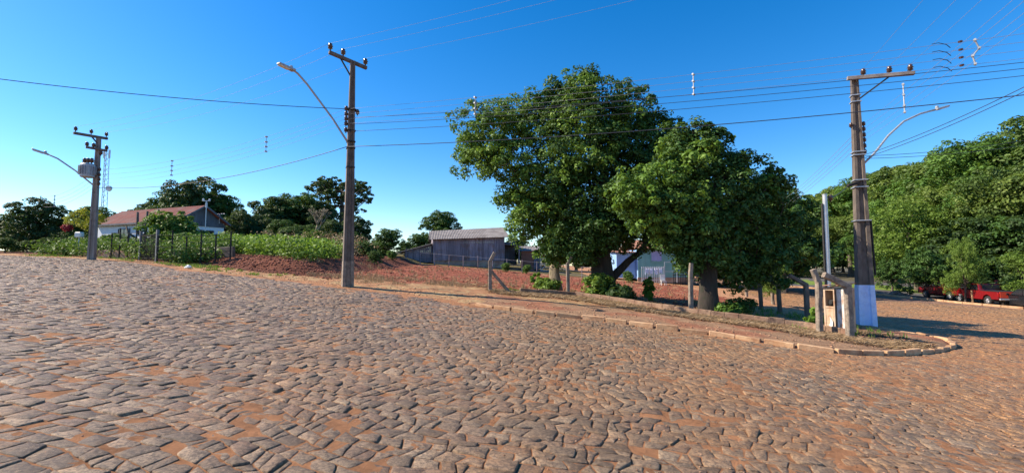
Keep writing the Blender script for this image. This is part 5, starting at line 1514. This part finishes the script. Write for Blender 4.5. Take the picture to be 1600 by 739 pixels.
# clods and small rocks as little lumps, one mesh
def clods(name, X, Y, s, mt, seed, smin=.3):
    g2 = np.random.default_rng(seed); n = len(X)
    b = np.array([(0, 0, 1), (.9, 0, .2), (.3, .85, .25), (-.7, .5, .2), (-.75, -.5, .25), (.3, -.9, .2), (0, 0, -.6)], float)
    fc = np.array([(0, 1, 2), (0, 2, 3), (0, 3, 4), (0, 4, 5), (0, 5, 1), (6, 2, 1), (6, 3, 2), (6, 4, 3), (6, 5, 4), (6, 1, 5)])
    sc = s * (smin + (1 - smin) * g2.random((n, 1, 1)) ** 2.5)
    a = g2.random(n) * 2 * PI; ca, sa = np.cos(a)[:, None], np.sin(a)[:, None]
    v = b[None] * (1 + g2.normal(0, .22, (n, 7, 3)))
    v = np.stack([v[..., 0] * ca - v[..., 1] * sa, v[..., 0] * sa + v[..., 1] * ca, v[..., 2] * .7], -1) * sc
    v += np.stack([X, Y, TH(X, Y, True) + s * .1], -1)[:, None, :]
    me = np_mesh(name, v.reshape(-1, 3), [(fc[None] + np.arange(n)[:, None, None] * 7).reshape(-1, 3)], mt)
    o = part_me(name, me, None); tag(o, kind='stuff')
M['clod'] = mat('red_clod', (0.20, 0.06, 0.035), (0.32, 0.12, 0.07), 3, .95, 30, .01, island=.3)
M['claypebble'] = mat('clay_pebble', (0.30, 0.14, 0.075), (0.42, 0.25, 0.15), 6, .95, 30, .006, island=.35)
X, Y = region(6000, -15, 15, 20, 45, lambda X, Y: inpoly(X, Y, LOT)); clods('earth_clods', X, Y, .085, M['clod'], 72)
X, Y = region(2600, -23, -8, 20, 30, lambda X, Y: isl(X, Y) & (DE(X, Y) > 1.6) & (DE(X, Y) < 5)); clods('bank_clods', X, Y, .10, M['clod'], 73)
X, Y = region(2400, -24, 13, 9, 27, lambda X, Y: isl(X, Y) & ((DE(X, Y) < 2.2) | (dline(X, Y, KERB) < 1.8)) & (dline(X, Y, KERB) > .2)); clods('verge_gravel', X, Y, .045, M['claypebble'], 74)
X, Y = region(14000, -9, 14, 2.2, 14, lambda X, Y: ~isl(X, Y) & (np.hypot(X, Y) > 2.2)); clods('road_gravel', X, Y, .014, M['claypebble'], 75)
X, Y = region(900, -1, 12.8, 10, 19, lambda X, Y: isl(X, Y) & (dline(X, Y, WALL) < 1.6) & (dline(X, Y, KERB) > .4) & (NA.fbm(X, Y, 2) > .42)); clods('dug_earth', X, Y, .075, M['clod'], 76, .15)

# single plants in the lot
def small_plant(name, label, px, py, h, r, mt, seed, leaf=.16, n=26, cat='plant'):
    b = gp(px, py); b.z = float(TH(b.x, b.y)) - .02
    t = thing(name, label, cat, b)
    mb = MB(); random.seed(seed)
    for k in range(4): limb(mb, (0, 0, 0), (random.uniform(-r, r) * .5, random.uniform(-r, r) * .5, h * .8), .018, .006, .1, n=5, seg=3)
    mb.build('stem', M['barkgrey'], t)
    part_me('foliage', crown_mesh('foliage', [(0, 0, h * .62, r, r, h * .42)], n, 26, r * .38, leaf, mt, seed, .3)[0], t)
small_plant('lot_bush', 'leafy bush growing against the trunk of the tallest lot tree', 935, 470, 1.0, .6, M['leaf_light'], 81, n=75)
small_plant('lot_bush', 'dark low bush right of the trunk of the tallest lot tree', 968, 474, .6, .6, M['leaf_dark'], 82, n=60)
small_plant('young_plant', 'slender upright young plant with yellowish leaves between the two thick trunks', 1014, 474, 1.1, .2, M['leaf_crop'], 83, .22)
small_plant('young_plant', 'young green plant left of the slim pale trunk', 838, 455, .8, .22, M['leaf_crop'], 84, .18)
small_plant('lot_bush', 'low yellow green weed clump at the foot of the slim pale trunk', 856, 460, .55, .5, M['leaf_light'], 85, n=40)
small_plant('lot_bush', 'green weed clump behind the wall at the left cabinet post', 1270, 518, .55, .22, M['leaf_crop'], 86, .13)
small_plant('lot_bush', 'green weed clump behind the wall right of the thick right trunk', 1140, 497, .4, .45, M['leaf_b'], 87, .13, n=40)
small_plant('lot_bush', 'dark weed clump at the foot of the bent posts', 1160, 492, .5, .5, M['leaf_a'], 88, .13, n=40)

# ------------------------------------------------------------------ white rubbish by the left verge
def rubbish(px, py, label, s=.2):
    b = gp(px, py); r = random.Random(px); vs = []; n = 9
    for i in range(4):
        rr = s * (1 - (i / 3.4) ** 2) if i else s
        for k in range(n):
            a = 2 * PI * k / n; q = rr * r.uniform(.75, 1.2); vs.append((q * math.cos(a), q * math.sin(a) * .7, .02 + s * .22 * i * r.uniform(.8, 1.2)))
    fs = [(i * n + k, i * n + (k + 1) % n, i * n + n + (k + 1) % n, i * n + n + k) for i in range(3) for k in range(n)] + [tuple(range(3 * n, 4 * n))]
    tag(MB().add(vs, fs).build('rubbish_bag', M['white'], None, b), label, 'rubbish')
rubbish(294, 419, 'crumpled white plastic bag on the verge below the dark retaining wall')
# loose stones on the far left of the verge
# ------------------------------------------------------------------ vehicles
def arc(cx, cz, r, a0, a1, n=8):
    return [(cx + r * math.cos(R(a0 + (a1 - a0) * i / n)), cz + r * math.sin(R(a0 + (a1 - a0) * i / n))) for i in range(n + 1)]
def loft(mb, outline, secs):
    """outline in xz; secs: list of (y, scale, zshift)"""
    n = len(outline); cx = sum(p[0] for p in outline) / n; cz = sum(p[1] for p in outline) / n
    vs = []; fs = []
    for y, s, dz in secs: vs += [(cx + (x - cx) * s, y, cz + (z - cz) * s + dz) for x, z in outline]
    for i in range(len(secs) - 1):
        for k in range(n):
            k2 = (k + 1) % n; fs.append((i * n + k, i * n + k2, i * n + n + k2, i * n + n + k))
    fs += [tuple(reversed(range(n))), tuple((len(secs) - 1) * n + k for k in range(n))]
    mb.add(vs, fs)
def wheel(t, x, y, r=.34, wd=.22):
    s = 1 if y > 0 else -1
    w_ = thing('wheel', None, None, (x, y, r)); w_.parent = t
    vs = []; n = 20; pr = [(r * .58, -wd / 2), (r * .9, -wd / 2), (r, -wd * .35), (r, wd * .35), (r * .9, wd / 2), (r * .58, wd / 2)]
    for q, yy in pr: vs += [(q * math.cos(2 * PI * k / n), yy, q * math.sin(2 * PI * k / n)) for k in range(n)]
    m = len(pr); fs = [(i * n + k, i * n + (k + 1) % n, ((i + 1) % m) * n + (k + 1) % n, ((i + 1) % m) * n + k) for i in range(m) for k in range(n)]
    MB().add(vs, fs).build('tyre', M['tyre'], w_, smooth=False)
    mb = MB(); mb.tube([(0, -wd * .3, 0), (0, wd * .3, 0)], [r * .57, r * .57], n=18)
    for k in range(5):
        a = 2 * PI * k / 5; mb.bar((0, s * wd * .34, 0), (r * .53 * math.cos(a), s * wd * .34, r * .53 * math.sin(a)), .07, .03)
    mb.tube([(0, s * wd * .3, 0), (0, s * wd * .45, 0)], [.07, .06], n=8)
    mb.build('rim', M['rim'], w_)
def pickup(label, loc, rz, paint, tailpaint=None):
    """x forward; front at +x. length about 4.9 m"""
    t = thing('pickup_truck', label, 'pickup truck', loc, rz, 'red vehicles parked across the side street')
    W2 = .86; xf, xr = 1.35, -1.4
    out = [(-2.35, .48), (xr - .44, .48)] + arc(xr, .36, .44, 165, 15) + [(xr + .44, .42), (xf - .44, .42)] + arc(xf, .36, .44, 165, 15) + [(2.2, .42), (2.32, .50), (2.34, .72), (2.26, .88), (2.0, .96), (.95, 1.04), (-.15, 1.06), (-.5, 1.04), (-2.3, 1.02), (-2.36, .9)]
    mb = MB(); loft(mb, out, [(-W2, .985, 0), (-W2 + .05, 1, 0), (W2 - .05, 1, 0), (W2, .985, 0)]); mb.build('body', M[paint], t)
    # bed opening
    MB().box((-1.42, 0, 1.055), (1.72, 1.42, .03)).build('bed_liner', M['dark'], t)
    mb = MB(); mb.box((-2.38, 0, .82), (.05, 1.5, .42), bev=.01); mb.build('tailgate', M[tailpaint or paint], t)
    # cab
    cb = [(1.05, 1.02), (.42, 1.50), (.3, 1.56), (-.32, 1.57), (-.42, 1.5), (-.5, 1.02)]
    mb = MB(); loft(mb, cb, [(-.72, .9, .02), (-.68, .97, 0), (-.5, 1, 0), (.5, 1, 0), (.68, .97, 0), (.72, .9, .02)]); mb.build('cab', M[paint], t)
    mb = MB(); 
    mb.add([(1.0, -.6, 1.08), (1.0, .6, 1.08), (.47, .55, 1.49), (.47, -.55, 1.49)], [(0, 1, 2, 3)], Matrix.Translation((.03, 0, .02)))
    mb.build('windscreen', M['glass'], t)
    for s in (-1, 1):
        mb = MB(); mb.add([(.86, s * .735, 1.08), (-.4, s * .735, 1.08), (-.33, s * .725, 1.46), (.38, s * .725, 1.46)], [(0, 1, 2, 3)]); mb.build('side_window', M['glass'], t)
        MB().box((.82, s * .95, 1.12), (.1, .16, .14), bev=.02).build('mirror', M['blackpaint'], t)
        MB().box((2.30, s * .64, .72), (.08, .3, .16), bev=.02).build('headlight', M['lens'], t)
        MB().box((-2.37, s * .8, .82), (.05, .1, .28), bev=.01).build('tail_light', M['redlens'], t)
    MB().box((-.52, 0, 1.32), (.03, 1.1, .3)).build('rear_window', M['glass'], t)
    MB().box((2.33, 0, .50), (.14, 1.66, .18), bev=.03).build('front_bumper', M['blackpaint'], t)
    MB().box((-2.42, 0, .5), (.12, 1.6, .14), bev=.03).build('rear_bumper', M['rim'], t)
    MB().box((0, 0, .36), (4.2, 1.3, .2)).build('chassis', M['dark'], t)
    for x in (xf, xr):
        for s in (-1, 1): wheel(t, x, s * (W2 - .1))
    return t
def sedan(label, loc, rz, paint):
    t = thing('parked_car', label, 'car', loc, rz)
    W2 = .84; xf, xr = 1.3, -1.25
    out = [(-2.1, .35), (xr - .4, .3)] + arc(xr, .32, .39, 170, 10) + [(xr + .4, .26), (xf - .4, .26)] + arc(xf, .32, .39, 170, 10) + [(2.0, .3), (2.12, .42), (2.1, .62), (1.9, .78), (.9, .9), (-1.3, .94), (-2.05, .9), (-2.16, .7)]
    mb = MB(); loft(mb, out, [(-W2, .98, 0), (-W2 + .06, 1, 0), (W2 - .06, 1, 0), (W2, .98, 0)]); mb.build('body', M[paint], t)
    cb = [(1.0, .88), (.25, 1.34), (0, 1.40), (-.75, 1.38), (-1.0, 1.3), (-1.65, .92)]
    mb = MB(); loft(mb, cb, [(-.70, .88, .02), (-.64, .96, 0), (-.4, 1, 0), (.4, 1, 0), (.64, .96, 0), (.70, .88, .02)]); mb.build('cabin', M[paint], t)
    MB().add([(.97, -.58, .95), (.97, .58, .95), (.3, .52, 1.33), (.3, -.52, 1.33)], [(0, 1, 2, 3)], Matrix.Translation((.03, 0, .02))).build('windscreen', M['glass'], t)
    MB().add([(-1.6, -.56, .98), (-1.6, .56, .98), (-1.03, .5, 1.3), (-1.03, -.5, 1.3)], [(0, 1, 2, 3)], Matrix.Translation((-.03, 0, .02))).build('rear_window', M['glass'], t)
    for s in (-1, 1):
        MB().add([(.75, s * .715, .95), (-.25, s * .715, .95), (-.25, s * .705, 1.3), (.22, s * .705, 1.3)], [(0, 1, 2, 3)]).build('side_window', M['glass'], t)
        MB().add([(-.33, s * .715, .95), (-1.3, s * .715, .95), (-.92, s * .705, 1.26), (-.33, s * .705, 1.3)], [(0, 1, 2, 3)]).build('side_window', M['glass'], t)
        MB().box((2.05, s * .6, .62), (.1, .32, .13), bev=.02).build('headlight', M['lens'], t)
        MB().box((-2.11, s * .62, .72), (.08, .3, .14), bev=.02).build('tail_light', M['redlens'], t)
        MB().box((.72, s * .9, .98), (.1, .15, .11), bev=.02).build('mirror', M[paint], t)
    MB().box((0, 0, .25), (3.8, 1.2, .16)).build('chassis', M['dark'], t)
    for x in (xf, xr):
        for s in (-1, 1): wheel(t, x, s * (W2 - .1), .31, .2)
def vpos(px, Y): p = at(px, Y); return p
h1 = math.atan2(.98, .20)
pv = vpos(1480, 38.2); pv2 = vpos(1538, 34.6); pv3 = vpos(1610, 31.4)
pickup('red pickup with silver wheels facing left, its front just right of a slim tree', pv, h1, 'redpaint')
pickup('second red pickup, brighter tailgate, behind the first and beside the person in the red cap', pv2, h1 - .02, 'redpaint', 'sunlitred')
sedan('black car at the right edge behind the second red pickup', pv3, h1 - .05, 'blackpaint')

def person():
    p = vpos(1556, 35.5)
    t = thing('person', 'person in dark navy clothes and red cap standing behind the second red pickup', 'person', p, R(60))
    import bmesh
    V = [(0, 0, .98), (0, 0, 1.2), (0, .01, 1.42), (0, .015, 1.52), (0, .02, 1.62),          # pelvis..head base
         (-.1, 0, .9), (-.11, .01, .5), (-.11, 0, .08), (-.11, -.14, .04), (.1, 0, .9), (.12, .0, .5), (.13, .02, .08), (.13, -.12, .04),
         (-.2, .0, 1.4), (-.26, .03, 1.13), (-.2, -.16, .97), (.2, 0, 1.4), (.27, .03, 1.13), (.24, -.12, .92)]
    E_ = [(0, 1), (1, 2), (2, 3), (3, 4), (0, 5), (5, 6), (6, 7), (7, 8), (0, 9), (9, 10), (10, 11), (11, 12), (2, 13), (13, 14), (14, 15), (2, 16), (16, 17), (17, 18)]
    Rd = [.15, .14, .15, .065, .06, .1, .068, .05, .04, .1, .068, .05, .04, .06, .05, .035, .06, .05, .035]
    me = bpy.data.meshes.new('body'); me.from_pydata(V, E_, [])
    o = link(bpy.data.objects.new('body', me), t)
    sm = o.modifiers.new('skin', 'SKIN')
    for v, r_ in zip(me.skin_vertices[0].data, Rd): v.radius = (r_, r_ * .8)
    me.skin_vertices[0].data[0].use_root = True
    o.modifiers.new('sub', 'SUBSURF').levels = 1
    me.materials.append(M['navy'])
    def ball(name, c, rx, ry, rz, mt, z0=-1, n=12, m=8):
        vs = []; fs = []
        for i in range(m + 1):
            ph = -PI / 2 + PI * i / m; s = max(math.sin(ph), z0)
            for k in range(n):
                a = 2 * PI * k / n; vs.append((c[0] + rx * math.cos(ph) * math.cos(a), c[1] + ry * math.cos(ph) * math.sin(a), c[2] + rz * s))
        fs = [(i * n + k, i * n + (k + 1) % n, i * n + n + (k + 1) % n, i * n + n + k) for i in range(m) for k in range(n)]
        return MB().add(vs, fs), name, mt
    mb, nm, mt = ball('head', (0, 0, 1.68), .078, .095, .118, 'skin')
    mb.add([(-.012, -.09, 1.67), (.012, -.09, 1.67), (0, -.115, 1.655), (0, -.09, 1.70)], [(0, 1, 2), (0, 2, 3), (2, 1, 3)])
    for s in (-1, 1): mb.box((s * .08, .01, 1.67), (.02, .035, .06), bev=.005)
    mb.build('head', M['skin'], t, smooth=True)
    mb, nm, mt = ball('cap', (0, .005, 1.71), .092, .108, .1, 'redcloth', 0); mb.box((0, -.13, 1.715), (.15, .12, .015), bev=.005); mb.build('cap', M['redcloth'], t, smooth=False)
    mb = MB()
    for s in (-1, 1):
        c = Vector((-.2, -.16, .95)) if s < 0 else Vector((.24, -.12, .9))
        mb.box(tuple(c + Vector((0, -.02, -.04))), (.07, .035, .09), bev=.01)
        for k in range(4): mb.tube([c + Vector((-.028 + .019 * k, -.02, -.08)), c + Vector((-.028 + .019 * k, -.03, -.12)), c + Vector((-.028 + .019 * k, -.045, -.145 - .008 * (k in (1, 2)))) ], .009, n=5)
        mb.tube([c + Vector((.035 * -s, -.03, -.03)), c + Vector((.055 * -s, -.05, -.07))], .011, n=5)
    mb.build('hands', M['skin'], t)
person()

# far side of the side street: timber stake, rock pile, lawn posts
b = gp(1520, 474); t = MB(); t.tube([(0, 0, -.1), (-.03, 0, 1.0)], [.07, .06], n=8); tag(t.build('wooden_stake', M['wood'], None, b), 'pale wooden stake at the kerb in front of the red pickups', 'stake')
random.seed(6)
for i, (px, py, s, lb) in enumerate(((1408, 462, .3, 'rock nearest the feathery tree on the far kerb'), (1413, 462, .34, 'largest dark rock on the far kerb'), (1420, 463, .24, 'rock in the middle of the far kerb row'), (1427, 464, .22, 'flat rock near the right end of the far kerb row'), (1433, 465, .18, 'smallest rock nearest the slim tree by the pickup'))):
    b = gp(px, py); b.y += .8; b.z = float(TH(b.x, b.y)); mb = MB(); n = 8; vs = []
    for k, (q, z) in enumerate(((1, 0), (1.05, .5), (.7, .95), (.2, 1.1))): vs += [(s * q * math.cos(2 * PI * j / n) * random.uniform(.8, 1.2), s * q * math.sin(2 * PI * j / n) * random.uniform(.8, 1.2), s * z * random.uniform(.9, 1.1)) for j in range(n)]
    mb.add(vs, [(r_ * n + j, r_ * n + (j + 1) % n, r_ * n + n + (j + 1) % n, r_ * n + n + j) for r_ in range(3) for j in range(n)] + [tuple(range(3 * n, 4 * n))])
    tag(mb.build('rock', M['stone_small'], None, b), lb, 'rock', 'rocks on the far kerb')
